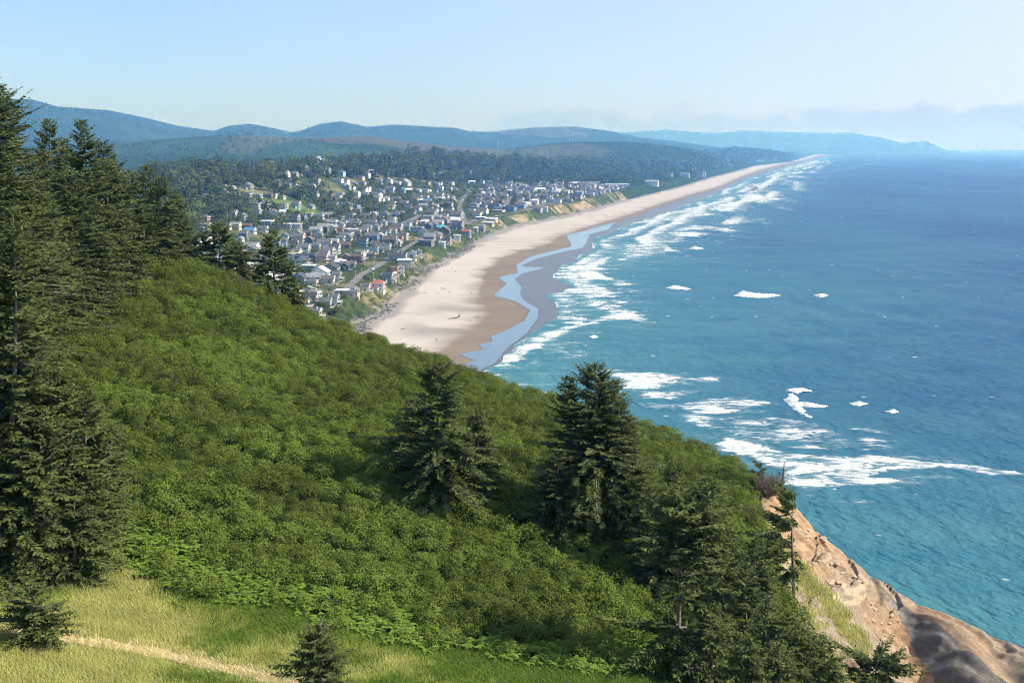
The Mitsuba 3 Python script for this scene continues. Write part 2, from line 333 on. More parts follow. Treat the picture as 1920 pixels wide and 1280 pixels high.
FOAM = []      # (polygon on the water, density)
for x0, y0, s, items in (
    (960, 400, 5.333, [
        (1, [(640, 530), (780, 490), (900, 445), (1000, 430), (1020, 445), (950, 480), (830, 540), (900, 560), (850, 580), (920, 630), (1000, 655), (1180, 715), (1080, 735), (1000, 680), (900, 660), (720, 680), (650, 610), (630, 570)]),
        (.55, [(400, 540), (430, 535), (640, 545), (650, 620), (720, 690), (600, 735), (560, 715), (440, 670), (385, 640), (380, 600)]),
        (.9, [(430, 770), (500, 745), (560, 765), (640, 770), (600, 790), (430, 790)]),
        (.85, [(520, 830), (600, 780), (720, 740), (800, 725), (900, 745), (1020, 800), (1180, 790), (1200, 800), (1000, 830), (800, 850), (700, 840), (600, 820)]),
        (.55, [(310, 820), (420, 795), (520, 830), (700, 850), (860, 855), (980, 890), (780, 875), (600, 900), (520, 905), (410, 910), (400, 870)]),
        (.75, [(590, 950), (700, 905), (800, 875), (960, 890), (900, 920), (800, 935), (620, 960)]),
        (.55, [(360, 1040), (410, 950), (440, 930), (480, 930), (440, 960), (400, 1000)]),
        (.78, [(860, 960), (950, 920), (1020, 885), (1080, 885), (1180, 905), (1080, 920), (1100, 960), (1200, 985), (1400, 985), (1180, 1000), (1250, 1040), (1420, 1085), (1200, 1075), (1000, 1065), (740, 1105), (900, 1050), (990, 970)]),
        (1, [(160, 1270), (300, 1200), (480, 1150), (560, 1120), (740, 1095), (1000, 1050), (1010, 1075), (740, 1115), (600, 1150), (420, 1220), (260, 1290)]),
        (.75, [(510, 1100), (560, 1060), (640, 1030), (780, 1060), (740, 1095), (600, 1130), (530, 1130)]),
        (1, [(1430, 410), (1500, 320), (1640, 350), (1560, 365), (1700, 390), (1540, 395)]),
        (.6, [(1080, 415), (1130, 370), (1110, 310), (1300, 295), (1500, 265), (1700, 260), (1600, 300), (1500, 320), (1430, 410), (1250, 450), (1100, 500), (1000, 470), (1080, 440)]),
        (1, [(1580, 200), (1640, 210), (1920, 205), (1920, 235), (1640, 245), (1590, 225)]),
        (.6, [(1300, 240), (1500, 215), (1580, 220), (1640, 250), (1400, 260)]),
        (1, [(1000, 215), (1180, 180), (1270, 145), (1330, 160), (1220, 180), (1050, 210)]),
        (1, [(1070, 120), (1300, 85), (1500, 65), (1700, 50), (1900, 30), (1900, 42), (1650, 70), (1400, 95), (1150, 125)]),
        (.5, [(1080, 120), (1330, 60), (1480, 20), (1600, 15), (1920, 10), (1900, 30), (1500, 65)]),
        (.7, [(770, 240), (840, 235), (850, 270), (810, 300), (880, 320), (800, 365), (790, 340), (820, 290)]),
        (.6, [(640, 405), (700, 400), (760, 395), (720, 410)]), (.45, [(700, 440), (800, 420), (900, 425), (780, 445)]),
        (.9, [(130, 715), (180, 735), (205, 750), (150, 725)])]),
    (640, 480, 4.0, [
        (1, [(1080, 820), (1160, 770), (1300, 700), (1420, 640), (1600, 570), (1800, 510), (1920, 485), (1920, 505), (1750, 545), (1580, 630), (1480, 690), (1330, 780), (1250, 830), (1150, 850), (1100, 870), (1090, 840)]),
        (1, [(1130, 900), (1160, 890), (1190, 910), (1190, 950), (1170, 960), (1140, 920)]),
        (.6, [(860, 830), (920, 800), (1080, 800), (1090, 840), (1100, 880), (950, 890), (900, 860)]),
        (.5, [(1140, 690), (1250, 660), (1420, 610), (1400, 640), (1300, 690), (1180, 740)]),
        (.8, [(1590, 755), (1680, 790), (1760, 815), (1740, 820), (1620, 770)]),
        (.6, [(1000, 920), (1120, 920), (1180, 950), (1140, 950), (1030, 945)]), (.9, [(1130, 985), (1200, 1000), (1270, 1030), (1200, 1030)])]),
    (1180, 280, 4.571, [
        (1, [(950, 400), (1040, 385), (1120, 385), (1200, 420), (1330, 430), (1150, 440), (1060, 460), (1000, 450), (960, 430)]),
        (.8, [(1040, 300), (1150, 290), (1280, 285), (1220, 320), (1170, 350), (1260, 365), (1150, 375), (1080, 340), (1020, 320)]),
        (.9, [(1190, 265), (1300, 245), (1390, 250), (1280, 280), (1200, 280)]),
        (.9, [(1280, 215), (1400, 195), (1550, 195), (1400, 215), (1310, 240)]),
        (.9, [(1300, 180), (1500, 130), (1640, 95), (1720, 90), (1650, 115), (1520, 150), (1420, 175), (1320, 190)]),
        (.8, [(1640, 58), (1760, 46), (1850, 48), (1760, 60), (1660, 72)]), (.8, [(1480, 100), (1600, 70), (1660, 62), (1600, 90), (1500, 115)]),
        (.85, [(700, 490), (780, 455), (880, 450), (980, 470), (1000, 490), (880, 530), (980, 540), (800, 545), (680, 525)]),
        (.65, [(900, 370), (940, 335), (1000, 345), (960, 370)]), (.8, [(700, 435), (820, 420), (860, 430), (760, 445)]),
        (.85, [(380, 550), (500, 510), (620, 500), (720, 560), (640, 575), (480, 590), (300, 615), (0, 650), (0, 635), (200, 605), (400, 580), (520, 560)]),
        (.9, [(480, 465), (620, 445), (560, 465), (560, 490), (490, 475)]),
        (.8, [(350, 690), (500, 660), (700, 665), (880, 690), (970, 710), (880, 725), (820, 715), (700, 690), (480, 705), (370, 705)]),
        (1, [(350, 710), (420, 725), (560, 715), (770, 728), (600, 745), (400, 760), (370, 745)]),
        (1, [(300, 810), (400, 770), (470, 768), (450, 795), (360, 805)]), (1, [(230, 900), (290, 825), (400, 850), (340, 860), (460, 885), (300, 890)]),
        (.5, [(110, 745), (300, 740), (340, 770), (200, 820), (260, 870), (230, 900), (0, 970), (0, 830)]), (.8, [(0, 690), (80, 670), (130, 690), (20, 710)])]),
    (1120, 660, 2.4, [
        (.8, [(60, 110), (100, 95), (250, 105), (400, 130), (580, 125), (480, 145), (330, 160), (200, 180), (110, 180), (80, 140)]),
        (.8, [(180, 205), (250, 190), (400, 175), (540, 180), (420, 200), (330, 225), (200, 220)]),
        (.7, [(195, 240), (350, 250), (480, 215), (600, 215), (800, 235), (700, 260), (590, 290), (380, 285), (330, 265), (220, 262)]),
        (.46, [(400, 300), (800, 310), (1000, 330), (1200, 420), (1100, 440), (900, 440), (600, 380), (420, 330)]),
        (.8, [(1170, 390), (1190, 375), (1250, 400), (1350, 398), (1240, 415), (1340, 440), (1220, 450), (1200, 420)]),
        (.7, [(1130, 340), (1180, 350), (1280, 365), (1170, 370)]),
        (.75, [(515, 420), (570, 415), (575, 390), (640, 410), (780, 430), (850, 460), (1000, 470), (1200, 465), (1350, 490), (1550, 510), (1640, 500), (1920, 545), (1750, 548), (1550, 525), (1350, 540), (1200, 560),
               (1350, 580), (1150, 605), (950, 625), (850, 610), (840, 540), (700, 490), (560, 450)])])):
    for dens, pts in items:
        FOAM.append((px_poly(x0, y0, s, pts), dens))

WAVES = [   # separate breaking crests: (pixel outline, label)
    ((1380, 546), [(1378, 553), (1392, 545), (1420, 550), (1470, 552), (1440, 556), (1400, 557)], 'longest lone white breaker far out on the open sea'),
    ((1248, 538), [(1248, 539), (1262, 535), (1285, 538), (1300, 542), (1268, 541)], 'lone white breaker offshore, nearer the beach than the longest one'),
    ((1528, 552), [(1527, 552), (1540, 550), (1552, 553), (1538, 556)], 'small white breaker just right of the longest lone breaker'),
    ((1472, 728), [(1472, 729), (1503, 726), (1528, 731), (1490, 734)], 'flat white breaker on top of the zigzag breaker off the headland'),
    ((1470, 748), [(1470, 750), (1482, 735), (1495, 742), (1492, 750), (1549, 759), (1512, 761), (1498, 758), (1520, 781), (1507, 777), (1486, 764)], 'zigzag white breaker curling in open water off the headland'),
    ((1104, 626), [(1104, 629), (1114, 626), (1122, 629), (1110, 632)], 'little white breaker by itself below the surf plume'),
    ((1293, 463), [(1293, 465), (1303, 461), (1317, 465), (1307, 468)], 'small white breaker outside the surf line, above the open water'),
    ((1670, 768), [(1662, 769), (1676, 765), (1688, 770), (1672, 772)], 'small whitecap right of the zigzag breaker'),
    ((1608, 728), [(1598, 754), (1612, 751), (1628, 755), (1610, 757)], 'faint low whitecap between the zigzag breaker and the open sea'),
]

az_in = np.radians(np.linspace(-31, 31, 760))
az_out = np.radians(np.concatenate([np.arange(36, 180, 6.0), np.arange(180, 326, 6.0)]))
SAZ = np.concatenate([az_in, az_out, [az_in[0] + 2 * np.pi]])
py_sea = np.concatenate([np.arange(1420, 420, -2.2), np.arange(420, 300, -1.1), np.arange(300, 281.5, -0.6)])
SR = (EYE[2] / -(ray(np.full(len(py_sea), 960.0), py_sea)[:, 2]))
SR = np.concatenate([[40, 80], SR, [48000, 60000]])
sa, sr = np.meshgrid(SAZ, SR)
sxx, syy = sr * np.sin(sa), sr * np.cos(sa)
inner = (np.abs(np.arctan2(sxx, syy)) < np.radians(31.5)) & (sr < 13000)
offs = sxx - np.interp(syy, LINES[3][:, 1], LINES[3][:, 0])          # distance out from the swash edge
deep = sstep(0, 260, offs)
swell = np.sin(sxx * 0.115 + syy * 0.035 + 5 * nfbm(np.stack([sxx / 160, syy / 160, sxx * 0], -1), 2, 41)) * nnoise(np.stack([sxx / 110, syy / 90, sxx * 0], -1), 42)
chop = nfbm(np.stack([sxx / 11, syy / 17, sxx * 0], -1), 2, 43) - 0.5
sz_ = (0.55 * swell + 0.7 * chop * np.clip(1200 / sr, 0, 1)) * (0.12 + 0.88 * deep) * np.where(sr < 5000, 1, 0) * np.where(inner, 1, 0.0)
foam = np.zeros(sxx.shape)
ii = np.nonzero(inner.ravel())[0]
fx, fy, fr = sxx.ravel()[ii], syy.ravel()[ii], sr.ravel()[ii]
wx = 16 * (nfbm(np.stack([fx / 14, fy / 40, fx * 0], -1), 3, 51) - 0.5) * fr / 900
wy = 70 * (nfbm(np.stack([fx / 30, fy / 40, fx * 0], -1), 3, 52) - 0.5) * (fr / 900)
jit = np.random.default_rng(3).normal(size=(9, 2))
acc = np.zeros(len(ii))
for poly, dens in FOAM:
    pg = shapely.Polygon(poly).buffer(0)
    x0, y0, x1, y1 = pg.bounds
    m = (fx > x0 - 60) & (fx < x1 + 60) & (fy > y0 - 200) & (fy < y1 + 200)
    if not m.any():
        continue
    shapely.prepare(pg)
    hit = 0
    for jx, jy in jit:
        hit = hit + shapely.contains_xy(pg, fx[m] + wx[m] * 0.55 + jx * 4.5 * fr[m] / 900, fy[m] + wy[m] * 0.35 + jy * 16 * (fr[m] / 900) ** 1.4)
    acc[m] = np.maximum(acc[m], dens * hit / len(jit))
foam.ravel()[ii] = acc
# a lace edge where the swash runs up the sand, and a thin wash just outside it
edge = np.exp(-((offs - 2.5) / 2.5) ** 2) * 0.6 * sstep(0.35, 0.6, nnoise(np.stack([sxx / 18, syy / 35, sxx * 0], -1), 53)) + 0.35 * np.exp(-np.maximum(offs, 0) / 45) * (offs > 0) * nfbm(np.stack([sxx / 25, syy / 60, sxx * 0], -1), 3, 54)
for off_, wd_b, amp, sd in ((22, 12, .72, 71), (58, 16, .8, 72), (98, 18, .8, 73), (145, 20, .72, 75), (200, 22, .55, 74)):
    shift = 45 * (nfbm(np.stack([syy / 260, syy * 0, syy * 0 + sd], -1), 3, sd) - 0.5) + 12 * (nfbm(np.stack([sxx / 40, syy / 90, sxx * 0], -1), 2, sd) - 0.5)
    along = sstep(0.36, 0.58, nfbm(np.stack([sxx / 120, syy / np.clip(syy * 0.16, 90, 420), sxx * 0 + sd], -1), 2, sd + 9)) * (sstep(560, 900, syy) if off_ < 80 else sstep(1100, 1500, syy))
    q_ = offs - off_ - shift
    edge = np.maximum(edge, amp * along * np.where(q_ > 0, np.exp(-(q_ / (wd_b * 1.6)) ** 2), np.exp(-(q_ / (wd_b * 0.5)) ** 2)))
foam = np.where(inner, np.maximum(foam, np.where((offs > 0) & (syy > 380) & (syy < 9000), edge, 0)), 0)
sz_ = sz_ + np.where(inner & (sr < 3000), 0.8 * foam * sstep(20, 90, offs), 0)
HEADLAND = np.array([[100.0, 20.0], [85, 130], [40, 200], [-60, 330], [-180, 470]])
dh, _ = poly_dist(sxx, syy, HEADLAND)
shallow = np.maximum(0.9 * np.exp(-np.maximum(offs, 0) / 170), 1.0 * np.exp(-dh / 250))
big = nfbm(np.stack([sxx / 260, syy / 420, sxx * 0], -1), 3, 61)
shallow = np.clip(shallow + 0.55 * (big - 0.5) * np.clip(1500 / sr, 0.3, 1), 0, 1)
scene['sea'] = mikit.ply((np.stack([sxx, syy, sz_], -1).reshape(-1, 3), grid_faces(len(SR), len(SAZ))), 'sea_water', True, uv=np.stack([foam.ravel() + 1e-6 * sxx.ravel(), shallow.ravel() + 1e-6 * syy.ravel()], -1))     # the small slope keeps the mapping regular
tag('sea', 'blue green ocean with white surf along the beach and whitecaps further out', kind='structure')

for (_, pts, lab) in WAVES:
    outline = shapely.Polygon(at_level(pts, 0.6)[:, :2]).buffer(1.2)
    c = np.array(outline.centroid.coords[0])
    r = math.hypot(*c)
    x0, y0, x1, y1 = outline.bounds
    nx_, ny_ = int(np.clip((x1 - x0) / 0.6, 14, 150)), int(np.clip((y1 - y0) / 0.9, 14, 120))
    wxg, wyg = np.meshgrid(np.linspace(x0 - 1, x1 + 1, nx_), np.linspace(y0 - 1, y1 + 1, ny_))
    q = shapely.points(wxg.ravel(), wyg.ravel())
    ins = shapely.contains_xy(outline, wxg.ravel(), wyg.ravel())
    dist = shapely.distance(outline.exterior, q) * np.where(ins, 1, -1)
    dist = dist + 0.009 * r * (nfbm(np.stack([wxg.ravel() / (0.011 * r), wyg.ravel() / (0.007 * r), wxg.ravel() * 0 + r], -1), 4, 5) - 0.52)
    hgt = 1.5 * sstep(-1.0, 5.0, dist) - 0.25
    hgt += 0.7 * (nfbm(np.stack([wxg.ravel() / 1.6, wyg.ravel() / 2.5, wxg.ravel() * 0], -1), 2, 6) - 0.5) * (dist > -1)
    v = np.stack([wxg.ravel(), wyg.ravel(), hgt], -1)
    f = grid_faces(ny_, nx_)
    lab_, _ = label_islands((dist > -0.1).reshape(wxg.shape))
    biggest = np.argmax(np.bincount(lab_.ravel())[1:]) + 1
    f = f[(lab_.ravel()[f] == biggest).all(1)]
    k = key_for('breaking_wave')
    scene[k] = mikit.ply((v, f), 'foam', True)
    tag(k, lab, 'wave', 'lone breakers out on the water')

R_PX = [(1192, 404), (1147, 421), (1140, 430), (1104, 440), (1099, 454), (1091, 465), (1065, 470), (1035, 477), (1007, 485), (984, 494), (975, 499), (988, 501), (1020, 501), (1003, 507), (979, 512), (964, 524), (977, 539),
        (973, 550), (979, 561), (986, 567), (1007, 578), (1007, 595), (1000, 604), (985, 625), (950, 650), (925, 680), (900, 692), (890, 706)]
left = [p for p in WET_PX if 400 < p[1] < 710]
stream = shapely.Polygon(at_level(left + R_PX, 0.5)[:, :2]).buffer(0).buffer(3).buffer(-3.6).buffer(1.2)
gy_s = np.arange(stream.bounds[1], stream.bounds[3], 5.0)
gx_s = np.arange(stream.bounds[0], stream.bounds[2], 2.0)
BI = None


def beach_z(x, y):
    by_, S_, X_, Z_ = BEACH
    o = np.argsort(by_)
    i = np.clip(np.searchsorted(by_[o], y), 0, len(by_) - 1)
    return np.array([np.interp(xx, X_[o[k]], Z_[o[k]]) for xx, k in zip(np.atleast_1d(x), np.atleast_1d(i))])


sm = Mesh()
parts_ = getattr(stream, 'geoms', [stream])
for pg in parts_:
    v2, f2 = trimesh.creation.triangulate_polygon(shapely.segmentize(pg.simplify(0.6), 14.0), engine='earcut')
    v3, f3 = trimesh.remesh.subdivide_to_size(np.column_stack([v2, v2[:, 0] * 0]), f2, 22.0, max_iter=8)
    v3[:, 2] = beach_z(v3[:, 0], v3[:, 1]) + 0.14
    sm.add(v3, f3)
scene['tidal_stream'] = sm.shape('still_water', True)
tag('tidal_stream', 'shallow winding tidal water on the wet sand reflecting the blue sky', kind='structure')
# ------------------------------------------------------------------ the headland in front: meadow, shrub slope, cliff
CREST = [(-150, 470, 150), (60, 470, 152), (240, 487, 150), (320, 500, 148), (400, 516, 145), (470, 545, 142), (530, 578, 140), (600, 612, 137), (680, 642, 135), (770, 675, 132), (860, 704, 130), (950, 737, 126), (1040, 767, 122),
         (1120, 800, 119), (1200, 832, 116), (1300, 860, 113), (1410, 884, 110), (1470, 915, 107)]
BODY = [(-100, 1100, 66), (0, 1095, 66), (0, 1280, 52), (275, 1180, 59), (550, 1280, 52), (550, 1195, 58.5), (800, 1280, 54), (800, 1225, 58), (960, 1280, 56), (1250, 1280, 60), (-150, 1280, 52), (-150, 900, 82),
        (540, 850, 87), (540, 1020, 71), (540, 700, 111), (900, 1000, 77), (1050, 900, 91), (300, 700, 104), (300, 900, 81), (300, 580, 128), (60, 800, 92), (60, 620, 122), (1200, 950, 90), (1300, 1000, 88), (1300, 1150, 75), (860, 800, 106), (700, 780, 100),
        (1040, 830, 106), (1380, 960, 99), (1400, 1100, 82), (1430, 1280, 66)]
CLIFF = [(1430, 955, 103.5), (1455, 1040, 96), (1480, 1130, 88), (1520, 1210, 80), (1560, 1280, 74), (1480, 935, 106), (1530, 990, 106), (1570, 1028, 106), (1605, 1046, 106), (1640, 1082, 105.5), (1700, 1118, 105), (1780, 1150, 104.5), (1850, 1180, 104), (1920, 1212, 104), (2000, 1250, 104),
         (1560, 1080, 98), (1600, 1150, 93), (1700, 1200, 96), (1700, 1280, 88), (1640, 1280, 81), (1800, 1280, 93.5), (1900, 1280, 97), (2000, 1300, 99)]
near = [at_range(CREST), at_range(BODY), at_range(CLIFF)]
for pts, falls in ((at_range(CREST[:-1]), ((16, 5), (50, 27), (100, 62), (150, 84))), (at_range(CLIFF[5:15]), ((7, 7), (20, 24), (42, 50)))):
    u = pts[:, :2] / np.linalg.norm(pts[:, :2], axis=1, keepdims=True)
    for out, down in falls:
        q = pts.copy()
        q[:, :2] += u * out
        q[:, 2] = np.maximum(q[:, 2] - down, -3)
        near.append(q)
near.append(np.array([[0, 0, 118.3], [0, 6, 115.2], [0, 14, 109.2], [0, 28, 99.5], [-30, 8, 113], [30, 8, 108], [-40, 28, 98], [34, 30, 93], [60, 60, 62], [45, 50, 76], [90, 60, 20], [70, 90, 50], [85, 110, 12], [110, 90, -3], [120, 40, -3], [70, 20, 70], [-130, 20, 108], [-130, 100, 108],
                      [-135, 160, 100], [-130, 230, 60], [20, 43, 91], [-20, 42, 91.5], [100, 140, -3]], float))
CTRL = np.vstack(near)
_, ui = np.unique(np.round(CTRL[:, :2] / 1.2), axis=0, return_index=True)
CTRL = CTRL[np.sort(ui)]
_rbf = RBFInterpolator(CTRL[:, :2], CTRL[:, 2], kernel='linear', smoothing=0.02)
GX, GY = np.arange(-140, 125.01, 0.75), np.arange(-12, 300.01, 0.75)
ngx, ngy = np.meshgrid(GX, GY)
ngz = _rbf(np.stack([ngx.ravel(), ngy.ravel()], -1)).reshape(ngx.shape)
from scipy.ndimage import gaussian_filter
ngz = gaussian_filter(ngz, 2.2)

# which kind of ground: the cliff lies right of its upper edge, the meadow below the shrubs
EDGE_W = at_range([(1425, 905, 108), (1428, 955, 103.5), (1452, 1040, 96), (1480, 1130, 88), (1520, 1210, 80), (1570, 1280, 74), (1620, 1330, 70)])
EDGE_W = np.vstack([[EDGE_W[0, 0] + 2, 135, 0], EDGE_W, [[34, 40, 0], [30, 10, 0]]])
MEADOW_W = at_range([(-250, 1075, 67), (0, 1085, 67), (150, 1062, 69), (260, 1085, 67), (330, 1112, 65), (420, 1140, 62.5), (520, 1160, 61), (600, 1175, 60), (700, 1195, 59.5), (850, 1215, 58.5), (1000, 1235, 58.5), (1250, 1262, 61), (1400, 1290, 64)])


def cliff_in(x, y):
    o = np.argsort(EDGE_W[:, 1])
    return x - np.interp(y, EDGE_W[o, 1], EDGE_W[o, 0])        # positive on the cliff


def meadow_in(x, y):
    az, r = np.arctan2(x, y), np.hypot(x, y)
    ma, mr = np.arctan2(MEADOW_W[:, 0], MEADOW_W[:, 1]), np.hypot(MEADOW_W[:, 0], MEADOW_W[:, 1])
    return np.interp(az, ma, mr) - r                           # positive on the meadow


# the cliff's own relief: ledges, runnels and the gully with its dark right wall
GULLY = at_range([(1648, 1090, 105), (1672, 1118, 103), (1690, 1160, 100), (1716, 1215, 96.5), (1745, 1260, 94), (1775, 1300, 92), (1800, 1350, 88)])
GULLY2 = at_range([(1812, 1185, 103), (1850, 1225, 100.5), (1890, 1262, 98.5), (1930, 1300, 97)])
FGX, FGY = np.arange(18, 92, 0.18), np.arange(62, 118, 0.18)
cgx, cgy = np.meshgrid(FGX, FGY)
base_i = RegularGridInterpolator((GY, GX), ngz, bounds_error=False, fill_value=None)


def cliff_relief(x, y, z):
    a = nfbm(np.stack([x / 5, y / 5, z / 5], -1), 4, 71) - 0.5
    down = nfbm(np.stack([(x * 0.75 - y * 0.65) / 9, (x * 0.65 + y * 0.75) / 1.5, x * 0], -1), 4, 72) - 0.5     # runnels down the face
    lay = z + 0.12 * x + 1.2 * a
    steps = np.abs((lay / 2.6) % 1 - 0.5) * 2
    fine = nfbm(np.stack([x / 1.3, y / 1.3, z / 1.3], -1), 3, 75) - 0.5
    saw = (lay / 1.7 + 0.8 * a) % 1.0
    rel = 0.9 * a + 1.2 * down + 0.55 * fine + 0.45 * (saw - 0.5) * sstep(0.46, 0.62, nnoise(np.stack([x / 6, y / 6, z / 5], -1), 76)) - 0.55 * sstep(0.75, 0.98, steps) * sstep(0.42, 0.6, nnoise(np.stack([x / 7, y / 7, z / 7], -1), 73))
    rel = rel + 1.1 * (nfbm(np.stack([(x * 0.75 - y * 0.65) / 6, (x * 0.65 + y * 0.75) / 0.8, x * 0], -1), 3, 79) - 0.5) * sstep(-6, 6, x - np.interp(y, GULLY[::-1, 1], GULLY[::-1, 0]))
    for g, dep, wd in ((GULLY, 3.4, 4.2), (GULLY2, 2.2, 3.0)):
        d, t = poly_dist(x, y, g)
        o = np.argsort(g[:, 1])
        side = x - np.interp(y, g[o, 1], g[o, 0])
        w = np.where(side > 0, wd * 0.55, wd * 1.5)
        rel = rel - dep * sstep(0, 9, t) * np.exp(-(d / w) ** 2) * (1 + 0.5 * (down + a))
        rel = rel + 1.1 * sstep(0, 9, t) * np.exp(-((side - wd * 1.3) / (wd * 0.8)) ** 2) * (d < wd * 4)
    return rel


cf = cliff_in(cgx, cgy)
cgz = base_i(np.stack([cgy, cgx], -1))
CF_MASK = sstep(-0.5, 2.0, cf)
cgz = cgz + cliff_relief(cgx, cgy, cgz) * CF_MASK * np.clip(sstep(0, 4, cgx - 18) * sstep(0, 3, 92 - cgx), 0, 1)
cliff_i = RegularGridInterpolator((FGY, FGX), cgz, bounds_error=False, fill_value=None)


def near_z(x, y):
    x, y = np.asarray(x, float), np.asarray(y, float)
    q = np.stack([y, x], -1)
    inside = (x > FGX[0]) & (x < FGX[-1]) & (y > FGY[0]) & (y < FGY[-1])
    return np.where(inside, cliff_i(q), base_i(q))


def near_hit(px, py, rmin=25.0, rmax=165.0):
    """Where the rays through these pixels meet the headland (nan where they pass over it)."""
    px, py = np.atleast_1d(np.asarray(px, float)), np.atleast_1d(np.asarray(py, float))
    d = ray(px, py)
    rs = np.arange(rmin, rmax, 0.6)
    q = EYE + d[:, None, :] * rs[None, :, None]
    g = q[..., 2] - near_z(q[..., 0], q[..., 1])
    first = np.argmax(g < 0, axis=1)
    ok = (g < 0).any(1) & (first > 0)
    i = np.maximum(first, 1)
    k = np.arange(len(px))
    t = g[k, i - 1] / np.maximum(g[k, i - 1] - g[k, i], 1e-9)
    r = rs[i - 1] + 0.6 * t
    p = EYE + d * r[:, None]
    p[:, 2] = near_z(p[:, 0], p[:, 1])
    p[~ok] = np.nan
    return p


nf = grid_faces(len(GY), len(GX))
nv = np.stack([ngx, ngy, ngz], -1).reshape(-1, 3)
cx_, cy_ = nv[nf].mean(1)[:, 0], nv[nf].mean(1)[:, 1]
in_fine = (cx_ > FGX[0] + 0.4) & (cx_ < FGX[-1] - 0.4) & (cy_ > FGY[0] + 0.4) & (cy_ < FGY[-1] - 0.4)
mead = meadow_in(cx_, cy_) > 0
vis = nv[nf][:, :, 2].max(1) > -2.5
lower = nv.copy()
for name, sel, mat, lab in (('meadow_ground', mead & ~in_fine & (cliff_in(cx_, cy_) < 0) & vis, 'meadow_soil', 'grassy meadow saddle below the viewpoint'),
                            ('hillside', ~(mead & (cliff_in(cx_, cy_) < 0)) & ~in_fine & vis, 'shrub_soil', 'steep headland slope covered in low shrubs')):
    f = nf[sel]
    used, inv = np.unique(f.ravel(), return_inverse=True)
    scene[name] = mikit.ply((nv[used], inv.reshape(-1, 4)), mat, True, uv=np.zeros((len(used), 2)))
    tag(name, lab, kind='structure')
cfv = np.stack([cgx, cgy, cgz], -1).reshape(-1, 3)
cff = grid_faces(len(FGY), len(FGX))
mid = cfv[cff].mean(1)
fc = cliff_in(mid[:, 0], mid[:, 1])
MUD_PX = [(1648, 1096), (1700, 1136), (1745, 1160), (1790, 1195), (1845, 1238), (1890, 1275), (1935, 1316), (1800, 1330), (1765, 1300), (1738, 1260), (1712, 1215), (1686, 1160)]
mw = near_hit([q[0] for q in MUD_PX], [q[1] for q in MUD_PX])
mud = shapely.Polygon(mw[~np.isnan(mw[:, 0])][:, :2]).buffer(0)
mq = shapely.points(cgx.ravel(), cgy.ravel())
mw_ = 1.2 * (nfbm(np.stack([cgx / 2.5, cgy / 2.5, cgx * 0], -1), 3, 78) - 0.5).ravel()
dark = sstep(-0.5, 0.6, shapely.distance(mud.boundary, mq) * np.where(shapely.contains_xy(mud, cgx.ravel(), cgy.ravel()), 1, -1) + mw_).reshape(cgx.shape)
for name, sel, mat, lab in (('cliff', fc > 0, 'cliff_rock', 'crumbling sandy cliff with pale ledges and a dark grey gully above the sea'),
                            ('hillside_edge', fc <= 0, 'shrub_soil', 'headland slope above the cliff, covered in shrubs and trees')):
    f = cff[sel]
    used, inv = np.unique(f.ravel(), return_inverse=True)
    scene[name] = mikit.ply((cfv[used], inv.reshape(-1, 4)), mat, True, uv=np.stack([dark.ravel()[used], fc.max() * 0 + cliff_in(cfv[used][:, 0], cfv[used][:, 1]) / 50], -1))
    tag(name, lab, kind='structure')
# ------------------------------------------------------------------ plants: builders
def unit(v):
    return v / (np.linalg.norm(v, axis=-1, keepdims=True) + 1e-9)


def blades(mesh, base, along, normal, length, width, uv, belly=0.45):
    """Rhombic sprays or leaves: (n,3) base points, directions and normals, with lengths and widths."""
    along, n = unit(along), len(base)
    side = unit(np.cross(along, normal))
    length, width = np.broadcast_to(length, (n,))[:, None], np.broadcast_to(width, (n,))[:, None]
    v = np.stack([base, base + along * length * belly + side * width / 2, base + along * length, base + along * length * belly - side * width / 2], 1)
    f = (np.arange(n) * 4)[:, None] + np.array([0, 1, 2, 3])
    u = np.repeat(np.asarray(uv, float), 4, axis=0)
    mesh.add(v.reshape(-1, 3), f, u)


